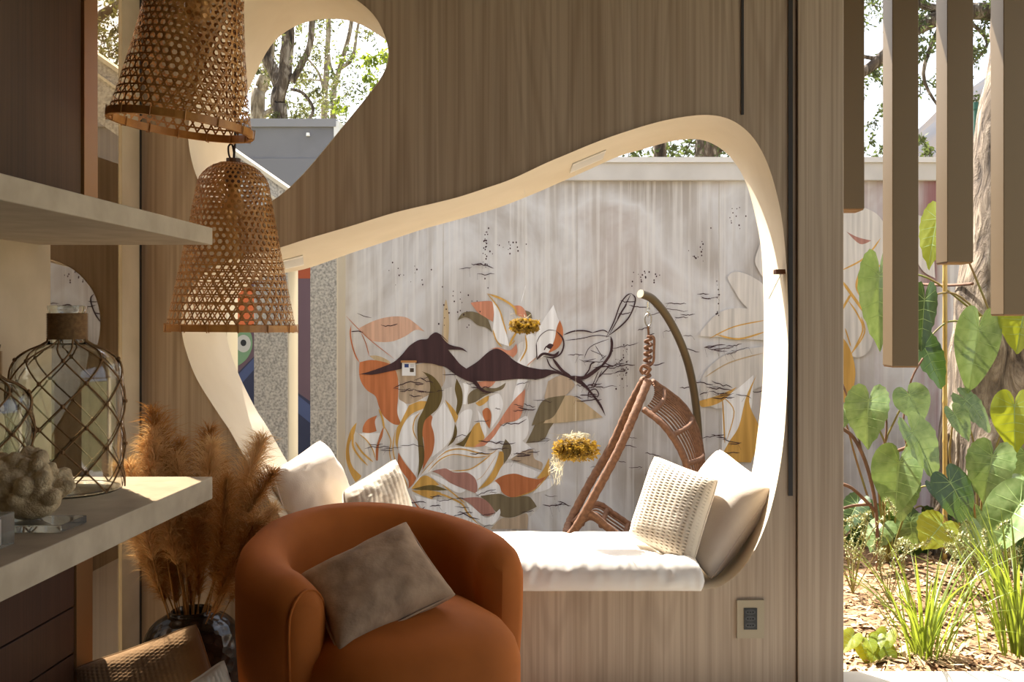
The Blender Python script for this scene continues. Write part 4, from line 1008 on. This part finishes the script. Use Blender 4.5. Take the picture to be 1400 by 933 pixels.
# ================================================================ hanging rope chair
hz0, hz1 = 4.80, 5.22
M_rope = varied('brown_rope', (128, 90, 64), (102, 70, 48), 60, .8, bs=.5, bd=.004, bscale=160)
mrw = M_rope
hc = empty('hanging_chair', P(880, 760, 5.0)); tag(hc, 'brown woven rope hanging chair with open teardrop sides before the mural', 'hanging chair')
def wrapped(pts, r):
    q = crom(pts, 10); rr = [r*(1+.07*math.sin(i*2.4)) for i in range(len(q))]
    return tube(q, rr, 10)
apN, apF = P(886, 521, 4.96), P(881, 519, 5.04)
obj('side_frame', wrapped([apN, P(868,565,4.86), P(846,615,4.81), P(818,668,4.80), P(790,718,4.84), P(778,734,4.95)], .022), M_rope, hc, smooth=True)
obj('side_frame', wrapped([apF, P(860,558,5.14), P(836,610,5.2), P(806,662,5.2), P(780,712,5.14), P(774,732,4.98)], .022), M_rope, hc, smooth=True)
nr = crom([P(880,560,4.86), P(908,583,4.80), P(932,620,4.78), P(943,662,4.78), P(938,712,4.80), P(905,750,4.82), P(862,742,4.82), P(832,722,4.82), P(806,703,4.82), P(786,722,4.86)], 8)
fr_ = crom([P(892,522,5.02), P(935,556,5.2), P(956,602,5.24), P(960,655,5.24), P(952,706,5.24), P(915,738,5.22), P(872,724,5.2), P(840,704,5.2), P(814,690,5.2), P(783,716,5.1)], 8)
obj('near_ring', tube(nr, [.0165*(1+.07*math.sin(i*2.4)) for i in range(len(nr))], 8), M_rope, hc, smooth=True)
obj('far_ring', tube(fr_, [.0165*(1+.07*math.sin(i*2.4)) for i in range(len(fr_))], 8), M_rope, hc, smooth=True)
for k in range(1, 13):
    t_ = k/13
    pts = [a.lerp(b, t_)+Vector((.03*math.sin(PI*t_)*(1 if i < 45 else -.4), 0, (.0 if i < 30 else -.05)*math.sin(PI*t_))) for i, (a, b) in enumerate(zip(nr, fr_))]
    obj('rope_strand', tube(pts, .0052, 6), M_rope, hc, smooth=True)
for i in list(range(3, len(nr)-1, 8)):
    a, b = nr[i], fr_[i]
    pts = [a.lerp(b, t_)+Vector((.03*math.sin(PI*t_)*(1 if i < 45 else -.4), 0, (.0 if i < 30 else -.05)*math.sin(PI*t_))) for t_ in [j/10 for j in range(11)]]
    obj('cross_rib', tube(pts, .0135, 8), M_rope, hc, smooth=True)
# rope lashing and hook
lash = []
Rl = random.Random(2)
base = P(884, 522, 5.0); topk = P(887, 460, 5.0)
hx = [base.lerp(topk, t_)+Vector((.016*math.cos(t_*46), .016*math.sin(t_*46), 0)) for t_ in [j/90 for j in range(91)]]
obj('rope_lashing', tube(hx, .0085, 6), M_rope, hc, smooth=True)
obj('rope_tail', tube(crom([topk+Vector((0, -.01, 0)), P(894, 462, 4.97), P(894, 480, 4.97), P(893, 495, 4.97), P(885, 503, 4.98)], 6), .007, 6), M_rope, hc, smooth=True)
obj('rope_knot', tube(crom([P(880, 512, 4.97), P(876, 506, 4.97), P(880, 500, 4.96), P(888, 505, 4.96), P(884, 513, 4.97)], 6), .008, 6), M_rope, hc, smooth=True)
M_steel = mat('steel', (190, 188, 182), .25, 1.0)
st_ = empty('chair_stand', P(955, 440+1.2*F/5.5, 5.5)); st_.location.z = -.2
tag(st_, 'curved olive metal pole stand carrying the rope chair', 'stand')
pole = crom([P(876, 402, 4.95), P(893, 410, 5.02), P(915, 438, 5.12), P(935, 480, 5.22), P(947, 525, 5.34), P(954, 580, 5.45), P(957, 640, 5.52), Vector((P(957, 640, 5.52).x, 5.55, .35)), Vector((P(955, 640, 5.52).x, 5.55, -.18))], 8)
M_pole = mat('olive_metal', (98, 86, 66), .4, .3)
obj('pole', tube(pole, .0215, 14), M_pole, st_, smooth=True)
e0 = pole[0]; ed = (pole[0]-pole[1]).normalized()
obj('end_cap', tube([e0, e0+ed*.004], .0212, 14), mat('pale_cap', (226, 214, 186), .5), st_)
bc = Vector((P(955, 640, 5.52).x, 5.55, -.2)); obj('base_ring', tube([bc+Vector((-.30+.42*math.cos(a*PI/20), -.38+.42*math.sin(a*PI/20), .022)) for a in range(40)], .021, 8, closed=True), M_pole, st_, smooth=True)
hk = P(886, 421, 4.99)
obj('eye_bolt', tube([hk+Vector((0, 0, .03)), hk], .006, 8), M_steel, st_)
for k in range(2): obj('chain_link', tube([hk+Vector((.008*math.cos(a*PI/6)*(1 if k == 0 else .15), .008*math.cos(a*PI/6)*(.15 if k == 0 else 1), -.010-.020*k+.015*math.sin(a*PI/6))) for a in range(12)], .0028, 6, closed=True), M_steel, st_)
hk2 = P(886, 438, 4.99)
obj('carabiner', tube(crom([hk2+Vector((x*.016, 0, z*.03)) for x, z in [(-.6, .9), (.4, 1.1), (1, .5), (.8, -.5), (.2, -1), (-.6, -.7), (-1, .2)]], 4, True), .0035, 6, closed=True), M_steel, hc)
obj('hook_stem', tube([hk2+Vector((0, 0, -.03)), topk], .006, 8), mat('rust_steel', (110, 80, 60), .5, .6), hc)
# ================================================================ planting bed
M_leaf = varied('philodendron_leaf', (126, 146, 92), (90, 116, 62), 7, .28); translucent(M_leaf, (142, 160, 78), .25)
M_leafy = varied('light_or_backlit_leaf', (140, 152, 54), (116, 132, 42), 7, .35); translucent(M_leafy, (186, 190, 40), .45)  # own light green of seedlings; backlight put into the colour of yellow leaves
M_vein = mat('leaf_vein', (146, 168, 104), .45); translucent(M_vein, (190, 210, 110), .3)
Rg = random.Random(21)
def me_of(nm, vf, mats_, fm=None, smooth=True):
    x = bpy.data.meshes.new(nm); x.from_pydata([tuple(v) for v in vf[0]], [], vf[1])
    for m in mats_: x.materials.append(m)
    if fm: x.polygons.foreach_set('material_index', fm)
    if smooth: x.polygons.foreach_set('use_smooth', [True]*len(x.polygons))
    x.update(); return x
HR = [(0, 1.0), (6, .93), (14, .84), (25, .745), (40, .665), (60, .60), (80, .555), (100, .52), (120, .49), (140, .445), (155, .38), (166, .28), (174, .13), (180, .03)]
def hr(deg):
    deg = abs(deg)
    for (a, r), (b, s) in zip(HR, HR[1:]):
        if a <= deg <= b: return r+(s-r)*(deg-a)/(b-a)
    return .03
def leaf_mesh(fold, droop, rip, seed, m):
    degs = sorted(set([-180+i*9 for i in range(41)]+[-3, 3, -174, 174]))
    rings = [.22, .48, .74, 1.0]; V = [Vector((0, 0, 0))]; Fc = []
    def surf(x, y):
        z = fold*abs(x)-droop*max(0, y)**2*.9-.12*x*x
        z += rip*math.sin((abs(x)*1.0-y*.55)*26+seed)*min(1, math.hypot(x, y)*1.8)
        z += .05*noise.noise(Vector((x*2.3+seed, y*2.3, seed)))
        return z
    for q in rings:
        for dg in degs:
            r = hr(dg)*q*(1+.03*math.sin(dg*.35+seed)*q); a = math.radians(dg)
            x, y = r*math.sin(a), r*math.cos(a); V.append(Vector((x, y, surf(x, y))))
    n = len(degs)
    for i in range(n-1): Fc.append((0, 1+i, 2+i))
    for k in range(3):
        for i in range(n-1): a = 1+k*n+i; Fc.append((a, a+n, a+n+1, a+1))
    fm = [0]*len(Fc)
    def vein(p0, p1, wd):
        pts = [Vector((p0[0]+(p1[0]-p0[0])*t, p0[1]+(p1[1]-p0[1])*t, 0)) for t in [j/5 for j in range(6)]]
        for p in pts: p.z = surf(p.x, p.y)+.008
        v, f = ribbon(pts, [wd*(1-.14*j) for j in range(6)], Vector((0, 0, 1))); b = len(V)
        V.extend(v); Fc.extend([tuple(q+b for q in g) for g in f]); fm.extend([1]*len(f))
    vein((0, 0), (0, .97), .034)
    for s in (-1, 1):
        for y0, dg in ((0, 150), (0, 112), (.02, 84), (.18, 62), (.36, 42), (.54, 26)):
            r = hr(dg)*.90; vein((0, y0), (s*r*math.sin(math.radians(dg)), r*math.cos(math.radians(dg))), .016)
    return me_of('leaf', (V, Fc), [m, M_vein], fm)
LM = [leaf_mesh(f, d, r, s, M_leaf) for f, d, r, s in ((.16, .10, .010, 0), (.30, .22, .012, 2.1), (.05, .35, .014, 4.4), (.45, .15, .010, 6.3), (-.12, .18, .012, 8.0))]
M_leafd = varied('shaded_leaf', (66, 88, 44), (46, 68, 32), 7, .3); translucent(M_leafd, (90, 120, 40), .2)  # darker leaf copy with shade put into its colour, also mixed in for variety
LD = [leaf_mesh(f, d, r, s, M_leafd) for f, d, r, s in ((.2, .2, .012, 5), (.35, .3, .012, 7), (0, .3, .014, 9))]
LY = [leaf_mesh(f, d, r, s, M_leafy) for f, d, r, s in ((.10, .15, .012, 1), (.28, .25, .012, 3))]
M_pet = varied('petiole', (120, 128, 60), (130, 96, 60), 6, .6)
def put_leaf(plant, nx, ny, tx, ty, wpx, z, dz=0.05, tilt=(-.15, -.5, .9), leaf_tone=False, root=None, var=None):
    a = P(nx, ny, z); b = P(tx, ty, z-dz)
    yv = b-a; L = yv.length; yv.normalize()
    n = Vector(tilt)+Vector((Rg.uniform(-.25, .25), Rg.uniform(-.15, .15), Rg.uniform(-.15, .15)))
    xv = yv.cross(n).normalized(); nv = xv.cross(yv).normalized()
    sx = (wpx/F*z)/1.13
    m4 = Matrix.Translation(a) @ Matrix(((xv.x*sx, yv.x*L, nv.x*sx, 0), (xv.y*sx, yv.y*L, nv.y*sx, 0), (xv.z*sx, yv.z*L, nv.z*sx, 0), (0, 0, 0, 1)))
    lst = LY if leaf_tone is True else LD if (leaf_tone == 2 or Rg.random() < .22) else LM
    o = inst('leaf', lst[(var if var is not None else Rg.randrange(len(lst))) % len(lst)], m4, plant)
    if root is not None:
        r0 = Vector(root); k_ = min(1, (a-r0).length/.5); mid = a.lerp(r0, .5)+Vector((Rg.uniform(-.06, .06), .05, .10))*k_
        obj('petiole', tube(crom([a+nv*-.002, a.lerp(mid, .5)+Vector((0, .02, .03))*k_, mid, r0], 4), [.004+.0022*k/12 for k in range(13)], 5), M_pet, plant, smooth=True)
    return o
def plant(name, label, root):
    r = empty(name, root); tag(r, label, 'plant', 'heart leaved philodendrons'); return r
g0 = -.04
r1 = (P(1215, 0, 4.9).x, 4.9, g0); p1 = plant('philodendron', 'heart leaved philodendron growing beside the oak end panel', r1)
for a in [(1188,548,1183,612,64,4.55),(1243,540,1262,578,56,4.6),(1248,591,1287,658,62,4.45),(1230,633,1222,706,72,4.5),(1238,662,1228,712,44,4.7),(1278,665,1302,694,34,4.6),(1172,690,1150,730,40,4.85),(1205,720,1188,752,46,4.8),(1245,715,1250,752,50,4.85),(1150,560,1146,590,36,4.7)]:
    put_leaf(p1, *a, root=r1)
r2 = (P(1335, 0, 4.9).x, 4.88, g0); p2 = plant('philodendron', 'heart leaved philodendron below the tree trunk with one yellow backlit leaf', r2)
for a in [(1299,660,1334,718,66,4.4),(1357,624,1343,686,66,4.42),(1320,548,1362,588,44,4.7),(1305,566,1327,602,34,4.6),(1394,664,1358,694,58,4.45),(1330,722,1346,760,36,4.5),(1300,735,1330,770,48,4.8),(1345,700,1370,740,46,4.75)]:
    put_leaf(p2, *a, root=r2)
put_leaf(p2, 1287, 718, 1262, 748, 62, 4.35, tilt=(.2, -.5, .85), leaf_tone=True, root=r2, var=0)
r3 = (P(1392, 0, 4.6).x, 4.7, g0); p3 = plant('philodendron', 'large leaved philodendron at the outer end of the planting bed', r3)
for a in [(1396,690,1348,764,80,4.2),(1387,555,1386,618,62,4.5),(1402,620,1420,680,60,4.6),(1420,730,1400,790,70,4.3)]:
    put_leaf(p3, *a, root=r3, leaf_tone=(a[0] == 1387))
r4 = (P(1345, 0, 5.15).x, 4.98, 1.10); p4 = plant('climbing_philodendron', 'philodendron climbing the tree trunk with hanging leaves', r4)
for a in [(1338,450,1325,538,62,4.75),(1400,428,1388,480,64,4.7),(1263,474,1293,532,50,4.85),(1264,410,1258,482,38,4.85),(1202,376,1200,478,56,4.9),(1281,298,1268,366,46,4.9)]:
    put_leaf(p4, *a, root=r4, leaf_tone=(a[1] == 298 or a[0] == 1400))
# low dark leaves behind
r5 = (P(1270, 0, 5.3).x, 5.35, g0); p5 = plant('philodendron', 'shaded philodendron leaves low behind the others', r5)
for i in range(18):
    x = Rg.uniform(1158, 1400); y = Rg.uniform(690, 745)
    put_leaf(p5, x, y, x+Rg.uniform(-30, 30), y+Rg.uniform(35, 55), Rg.uniform(44, 62), Rg.uniform(4.95, 5.3), root=r5, leaf_tone=2)
# broad low leaves by the kerb
r6 = (P(1185, 0, 3.6).x, 3.62, g0); p6 = empty('seedling', r6); tag(p6, 'low light green seedling leaves by the kerb beside the oak panel', 'plant')
for i in range(11):
    x = Rg.uniform(1156, 1212); y = Rg.uniform(862, 895)
    put_leaf(p6, x, y, x+Rg.uniform(-16, 16), y+Rg.uniform(14, 30), Rg.uniform(20, 32), Rg.uniform(3.5, 3.66), leaf_tone=True, tilt=(0, -.5, .8), root=(P(x, 0, 3.6).x+Rg.uniform(-.01, .01), 3.62, g0))
# ---- grass clumps
M_blade = varied('grass_blade', (116, 132, 54), (80, 102, 36), 3, .4); translucent(M_blade, (160, 172, 50), .38)
def blade_mesh(bend, wd):
    V = []; Fc = []; n = 9
    for i in range(n+1):
        t = i/n; x = bend*t**2.2; z = t*math.sqrt(max(.2, 1-(bend*t)**2*.6)); h = wd*(.55+.6*math.sin(PI*min(1, t*.9+.12)))*(1-t**4)
        V += [Vector((x, -h, z)), Vector((x-h*.5, 0, z)), Vector((x, h, z))]
    for i in range(n): a = i*3; Fc += [(a, a+1, a+4, a+3), (a+1, a+2, a+5, a+4)]
    return me_of('blade', (V, Fc), [M_blade])
BM_ = [blade_mesh(b, w_) for b, w_ in ((.08, .014), (.22, .016), (.42, .015), (.65, .014))]
def clump(px, z, n, hpx, spread, lab):
    c = Vector((P(px, 0, z).x, z, g0)); r = empty('grass_clump', c); tag(r, lab, 'grass', 'strappy grass clumps by the kerb')
    for i in range(n):
        a = Rg.uniform(0, 2*PI); rr = abs(Rg.gauss(0, .05)); h = hpx/F*z*Rg.uniform(.55, 1.08)
        le = Rg.uniform(.05, spread)
        m4 = Matrix.Translation(c+Vector((rr*math.cos(a), rr*math.sin(a)*.8, 0))) @ Matrix.Rotation(a+Rg.uniform(-.5, .5), 4, 'Z') @ Matrix.Rotation(le, 4, 'Y') @ Matrix.Diagonal((h, h*.75, h, 1))
        inst('blade', BM_[Rg.randrange(4)], m4, r)
clump(1262, 3.52, 62, 185, .42, 'bright strappy grass clump by the kerb with splayed blades')
clump(1392, 3.55, 60, 205, .25, 'upright strappy grass clump by the kerb beyond the bright one')
# ---- pale small leaved shrub
M_sage = varied('sage_leaf', (196, 198, 150), (160, 164, 116), 14, .7)
def shrub(px, z, n, hpx, lab):
    c = Vector((P(px, 0, z).x, z, g0)); r = empty('sage_shrub', c); tag(r, lab, 'shrub', 'pale small leaved shrubs')
    lv = []; lf = []
    for i in range(n):
        a = Rg.uniform(0, 2*PI); h = hpx/F*z*Rg.uniform(.6, 1.05); e = c+Vector((math.cos(a)*Rg.uniform(.03, .2), math.sin(a)*Rg.uniform(.02, .14), h))
        q = crom([c, c.lerp(e, .5)+Vector((Rg.gauss(0, .03), Rg.gauss(0, .03), .02)), e, e+Vector((Rg.gauss(0, .04), Rg.gauss(0, .03), -.02))], 6)
        obj('twig', tube(q, .0022, 4), M_pet, r)
        for p in q[5:]:
            for k in range(7):
                d = Vector((Rg.gauss(0, 1), Rg.gauss(0, 1), Rg.gauss(0, .8))).normalized(); s = d.cross(Vector((.3, .2, 1))).normalized()*.0035; b = len(lv)
                lv += [p, p+d*.009+s, p+d*.018, p+d*.009-s]; lf.append((b, b+1, b+2, b+3))
    obj('small_leaves', (lv, lf), M_sage, r)['kind'] = 'stuff'
shrub(1166, 4.35, 12, 130, 'pale small leaved shrub beside the oak end panel')
shrub(1215, 4.25, 9, 85, 'pale small leaved shrub behind the bright grass clump')
shrub(1318, 4.2, 16, 105, 'pale small leaved shrub between the two grass clumps')
shrub(1372, 4.3, 9, 105, 'pale small leaved shrub below the largest leaf')
# ---- mulch
mv_ = []; mf_ = []
for i in range(5200):
    x = Rg.uniform(XE+.05, 3.4); y = 3.3+abs(Rg.gauss(0, .9))
    if y > 6: continue
    z = -.05+.05*noise.noise(Vector((x*2.2, y*2.2, 0)))+Rg.uniform(.002, .012); a = Rg.uniform(0, PI); l = Rg.uniform(.012, .034); w2 = Rg.uniform(.003, .008)
    d = Vector((math.cos(a)*l, math.sin(a)*l, Rg.uniform(-.008, .010))); s = Vector((-math.sin(a)*w2, math.cos(a)*w2, Rg.uniform(-.003, .003))); p = Vector((x, y, z)); b = len(mv_)
    mv_ += [p-d-s, p+d-s, p+d+s, p-d+s]; mf_.append((b, b+1, b+2, b+3))
mo = obj('bark_mulch', (mv_, mf_), varied('bark_chip', (206, 176, 136), (140, 100, 64), 9, .9)); tag(mo, 'loose bark chips covering the planting bed', 'mulch', kind='stuff')
# ---- tree trunk beside the tubes, bamboo stake, bare twigs
def bark(name, c1, c2, c3):
    m = mat(name, c1, .95)
    n = nz(m, scale=(1, 1, .28), Scale=14, Detail=8, Roughness=.65, Distortion=.8); n2 = nz(m, scale=(1, 1, .5), Scale=5, Detail=3)
    c = ramp(m, n.outputs['Fac'], [(.36, c2), (.52, c1), (.66, c3)]).outputs[0]
    bcol(m, c); bump(m, n.outputs['Fac'], 1.0, .05); return m
M_bark = bark('grey_bark', (134, 118, 100), (66, 54, 44), (192, 176, 154))
tz = 5.25
tpts = crom([Vector((P(1372, 0, tz).x, tz, -.1)), P(1372, 640, tz), P(1370, 560, tz), P(1368, 480, tz), P(1367, 400, tz), P(1366, 320, tz), P(1364, 250, tz+.05), P(1368, 160, tz+.1), P(1385, 20, tz+.2), P(1410, -180, tz+.3), P(1430, -420, tz+.4)], 6)
rads = [.40, .34, .285, .265, .215, .16, .128, .118, .11, .10, .06]
rr = []
for i in range(len(tpts)): s = i/6; k = min(int(s), 9); rr.append(rads[k]+(rads[k+1]-rads[k])*(s-k))
tv, tf = tube(tpts, rr, 28)
tv = [v+(v-tpts[min(i//28, len(tpts)-1)]).normalized()*(.035*noise.noise(Vector((v.x*6, v.y*6, v.z*2.2)))+.014*noise.noise(Vector((v.x*22, v.y*22, v.z*7)))) for i, v in enumerate(tv)]
bt = empty('garden_tree', (tpts[0].x, tz, -.1)); tag(bt, 'rough barked tree trunk rising behind the hanging metal tubes', 'tree')
obj('trunk', (tv, tf), M_bark, bt, smooth=True)
for k in range(7):
    a = Rg.uniform(2.4, 5.4); b0 = tpts[0]+Vector((.33*math.cos(a), .33*math.sin(a), .55+Rg.uniform(-.1, .25)))
    obj('aerial_root', tube(crom([b0, b0+Vector((-.03, -.03, -.25)), b0+Vector((Rg.uniform(-.25, .1), -.12, -.5)), Vector((b0.x+Rg.uniform(-.3, .1), b0.y-.2, g0-.02))], 5), .011, 6), M_bark, bt, smooth=True)
bs = empty('bamboo_stake', (P(1292, 0, 4.95).x, 4.95, g0)); tag(bs, 'thin upright bamboo stake in front of the tree trunk', 'stake')
bx_ = P(1292, 0, 4.95).x; zt = P(0, 330, 4.95).z
prof = []
for k in range(9):
    z = (zt-g0)*k/8; prof += [(.0125, z+.006), (.0115, z+.03), (.0115, z+(zt-g0)/8-.012), (.0135, z+(zt-g0)/8-.004)]
obj('cane', lathe(prof, 10, (bx_, 4.95, g0), True), varied('bamboo_cane', (206, 176, 106), (178, 144, 78), 8, .5), bs, smooth=True)
M_twig = varied('bare_twig', (128, 92, 70), (92, 66, 50), 12, .85)
tw = empty('bare_branch', (P(1196, 0, 4.75).x, 4.75, g0)); tag(tw, 'bare brown branching stem among the leaves by the oak panel', 'branch')
for pts, r in [([(1200,780),(1198,700),(1186,640),(1168,600),(1150,585)],.009),([(1190,660),(1205,628),(1240,612)],.008),([(1198,700),(1165,668),(1140,660)],.008),([(1192,690),(1165,692),(1140,700)],.007),([(1180,625),(1164,560),(1150,520)],.005),([(1240,612),(1235,575),(1246,520),(1262,490)],.005),([(1200,640),(1212,590),(1208,540)],.005)]:
    obj('twig', tube(crom([P(x, y, 4.75) for x, y in pts], 5), r, 6), M_twig, tw, smooth=True)
hv = empty('vine', P(1330, 388, 5.02)); tag(hv, 'thin brown vine running from the mural to the tree trunk', 'vine')
obj('vine_stem', tube(crom([P(1240, 386, 5.9), P(1262, 389, 5.6), P(1300, 390, 5.3), P(1330, 388, 5.08)], 6), .008, 6), M_twig, hv, smooth=True)

# ================================================================ trees beyond the walls
M_bark2 = bark('mottled_bark', (96, 82, 70), (44, 36, 30), (170, 158, 144))
M_bark3 = bark('pale_bark', (150, 136, 118), (96, 82, 68), (196, 184, 166))
def leafm(nm, c1, c2, tr): m = varied(nm, c1, c2, 1.2, .5); translucent(m, tr, .4); return m
M_l1 = leafm('tree_leaf', (74, 80, 52), (54, 62, 40), (100, 112, 56)); M_l2 = leafm('tree_leaf_olive', (88, 90, 60), (66, 70, 46), (118, 120, 66)); M_l3 = leafm('tree_leaf_bright', (104, 118, 48), (76, 94, 36), (150, 164, 50))
Rt = random.Random(77)
def tree(name, label, root, limbs, clouds, bm_, lm, ls, twigs=60, group='trees beyond the walls'):
    """limbs: list of (points, r0, r1); clouds: (centre, (sx,sy,sz), count)"""
    r = empty(name, root); tag(r, label, 'tree', group)
    for i, (pts, r0, r1) in enumerate(limbs):
        q = crom(pts, 5); n = len(q)
        v, f = tube(q, [r0+(r1-r0)*k/(n-1) for k in range(n)], 10)
        v = [p+Vector((noise.noise(p*3), noise.noise(p*3+Vector((9, 0, 0))), 0))*r0*.22 for p in v]
        obj('trunk' if i == 0 else 'limb', (v, f), bm_, r, smooth=True)
    V = []; Fc = []; tws = []
    for c, s, n in clouds:
        n = int(n*2.0); c = Vector(c); sprays = max(4, n//60)
        for k in range(sprays):
            p0 = c+Vector((Rt.gauss(0, s[0]), Rt.gauss(0, s[1]), Rt.gauss(0, s[2])))
            d = Vector((Rt.gauss(0, 1), Rt.gauss(0, 1), Rt.gauss(-.2, .6))).normalized(); L = Rt.uniform(.35, .8)*s[0]*1.0
            pts = crom([p0, p0+d*L*.5+Vector((0, 0, .05)), p0+d*L+Vector((0, 0, -.12*L))], 4)
            tws.append(tube(pts, [.012*s[0], .004]+[.004]*(len(pts)-2), 4))
            for j in range(n//sprays):
                p = pts[Rt.randrange(len(pts))]+Vector((Rt.gauss(0, .12), Rt.gauss(0, .12), Rt.gauss(0, .12)))*s[0]
                a = Vector((Rt.gauss(0, 1), Rt.gauss(0, 1), Rt.gauss(-.5, .8))).normalized(); u = a.cross(Vector((Rt.gauss(0, 1), Rt.gauss(0, 1), Rt.gauss(0, 1)))).normalized()
                l = ls*.62*Rt.uniform(.6, 1.3); b = len(V); V += [p, p+a*l*.5+u*l*.2, p+a*l, p+a*l*.5-u*l*.2]; Fc.append((b, b+1, b+2, b+3))
    obj('foliage', (V, Fc), lm, r)['kind'] = 'stuff'
    obj('twigs', join(*tws), bm_, r)['kind'] = 'stuff'
t1 = 12.0; q = lambda x, y, z=t1: P(x, y, z)
gr = lambda x, z: (P(x, 0, z).x, z, -.34)
tree('forked_tree', 'dark mottled tree with a forked trunk above the grey building', gr(383, t1), [([gr(383, t1), q(384, 190), q(381, 140), q(388, 100), q(393, 50), q(394, -40)], .095, .075), ([q(383, 120), q(372, 95), q(364, 70), q(374, 30), q(380, -30)], .075, .05), ([q(398, 112), q(412, 88), q(424, 62), q(427, 20), q(430, -40)], .045, .035), ([q(398, 122), q(415, 128), q(428, 150), q(418, 170)], .02, .02)],
     [(q(400, -40), (.9, .7, .35), 900), (q(350, 60), (.35, .5, .5), 260), (q(340, 120), (.25, .4, .4), 260), (q(430, 40), (.4, .5, .3), 260), (q(415, 120), (.25, .4, .25), 260)], M_bark2, M_l2, .10)
tree('pale_tree', 'leaning pale trunked tree behind the forked one', gr(352, 13), [([gr(350, 13), q(352, 170, 13), q(358, 120, 13), q(366, 92, 13), q(372, 20, 13)], .10, .07), ([q(358, 160, 13), q(372, 150, 13), q(385, 140, 13)], .05, .03)], [(q(345, 110, 13.5), (.4, .5, .6), 380), (q(410, 120, 13.5), (.35, .4, .3), 420)], M_bark3, M_l2, .10)
tree('slender_tree', 'slender grey tree with a straight thin stem', gr(443, 15), [([gr(443, 15), q(443, 170, 15), q(446, 110, 15), q(448, 60, 15), q(450, 10, 15)], .055, .035), ([q(444, 130, 15), q(436, 100, 15), q(418, 78, 15)], .025, .012), ([q(446, 110, 15), q(440, 110, 15), q(400, 108, 15)], .018, .01)], [(q(450, 30, 15), (.6, .6, .4), 420), (q(440, 90, 15), (.4, .5, .5), 160), (q(430, 150, 15), (.5, .5, .25), 240)], M_bark3, M_l1, .11)
tree('slender_tree', 'slender grey tree whose thin stem splits in two', gr(455, 16), [([gr(455, 16), q(455, 165, 16), q(460, 110, 16), q(467, 85, 16), q(478, 45, 16), q(482, 10, 16)], .055, .03), ([q(463, 95, 16), q(482, 80, 16), q(487, 50, 16), q(492, 20, 16)], .035, .02), ([q(460, 110, 16), q(452, 90, 16), q(450, 70, 16)], .025, .015)], [(q(480, 60, 16), (.45, .6, .55), 220), (q(475, 150, 16), (.55, .5, .35), 360), (q(500, 110, 16), (.5, .5, .3), 240)], M_bark3, M_l1, .11)
tree('bushy_tree', 'bright green bushy tree at the edge of the upper opening', gr(545, 10), [([gr(545, 10), q(545, 160, 10), q(535, 100, 10)], .09, .05)], [(q(515, 100, 10), (.15, .3, .13), 260), (q(470, 155, 10), (.08, .2, .06), 50), (q(560, 110, 10), (.3, .3, .3), 400)], M_bark2, M_l3, .10)
tree('broad_tree', 'broad leafy tree just behind the garden wall coping', gr(905, 9), [([gr(903, 9), q(903, 215, 9), q(908, 120, 9), q(900, 0, 9)], .07, .05), ([q(960, 240, 9), q(966, 205, 9), q(962, 120, 9), q(955, 20, 9)], .12, .09), ([q(968, 215, 9), q(985, 200, 9), q(1010, 190, 9)], .06, .04)], [(q(930, 190, 9.3), (.5, .4, .14), 900), (q(850, 195, 9.3), (.35, .3, .12), 420), (q(1010, 150, 9.3), (.4, .4, .3), 500), (q(930, 60, 9.3), (.9, .6, .5), 1300)], M_bark2, M_l1, .10)
tree('spreading_tree', 'spreading tree whose dark limbs cross behind the hanging metal tubes', gr(1480, 9), [([gr(1480, 9), q(1470, 150, 9), q(1400, 40, 9), q(1330, 15, 9), q(1250, 40, 9), q(1190, 92, 9), q(1150, 110, 9)], .12, .035), ([q(1330, 15, 9), q(1270, 10, 9), q(1220, -20, 9)], .05, .03), ([q(1250, 40, 9), q(1230, 75, 9), q(1200, 80, 9), q(1170, 75, 9)], .035, .015), ([q(1290, 25, 9), q(1262, 100, 9), q(1285, 150, 9)], .025, .01), ([q(1310, 18, 9), q(1350, 60, 9), q(1300, 110, 9)], .02, .01)],
     [(q(1200, 60, 9), (.22, .3, .32), 700), (q(1265, 60, 9), (.22, .3, .35), 700), (q(1345, 30, 9), (.25, .3, .25), 450), (q(1205, 120, 9), (.15, .2, .12), 150), (q(1195, 205, 9), (.12, .2, .05), 80), (q(1280, 205, 9), (.12, .2, .05), 90), (q(1280, -60, 9), (.7, .5, .3), 1200), (q(1190, 175, 9), (.06, .1, .08), 40)], M_bark2, M_l1, .085)
tree('pine_tree', 'fine needled tree seen through the tinted glass strip', gr(60, 8.5), [([gr(60, 8.5), q(90, 120, 8.5), q(120, 40, 8.5), q(170, 0, 8.5)], .07, .03)], [(q(145, 30, 8.5), (.3, .3, .3), 1500), (q(150, 70, 8.5), (.2, .2, .15), 400)], M_bark2, M_l2, .075)
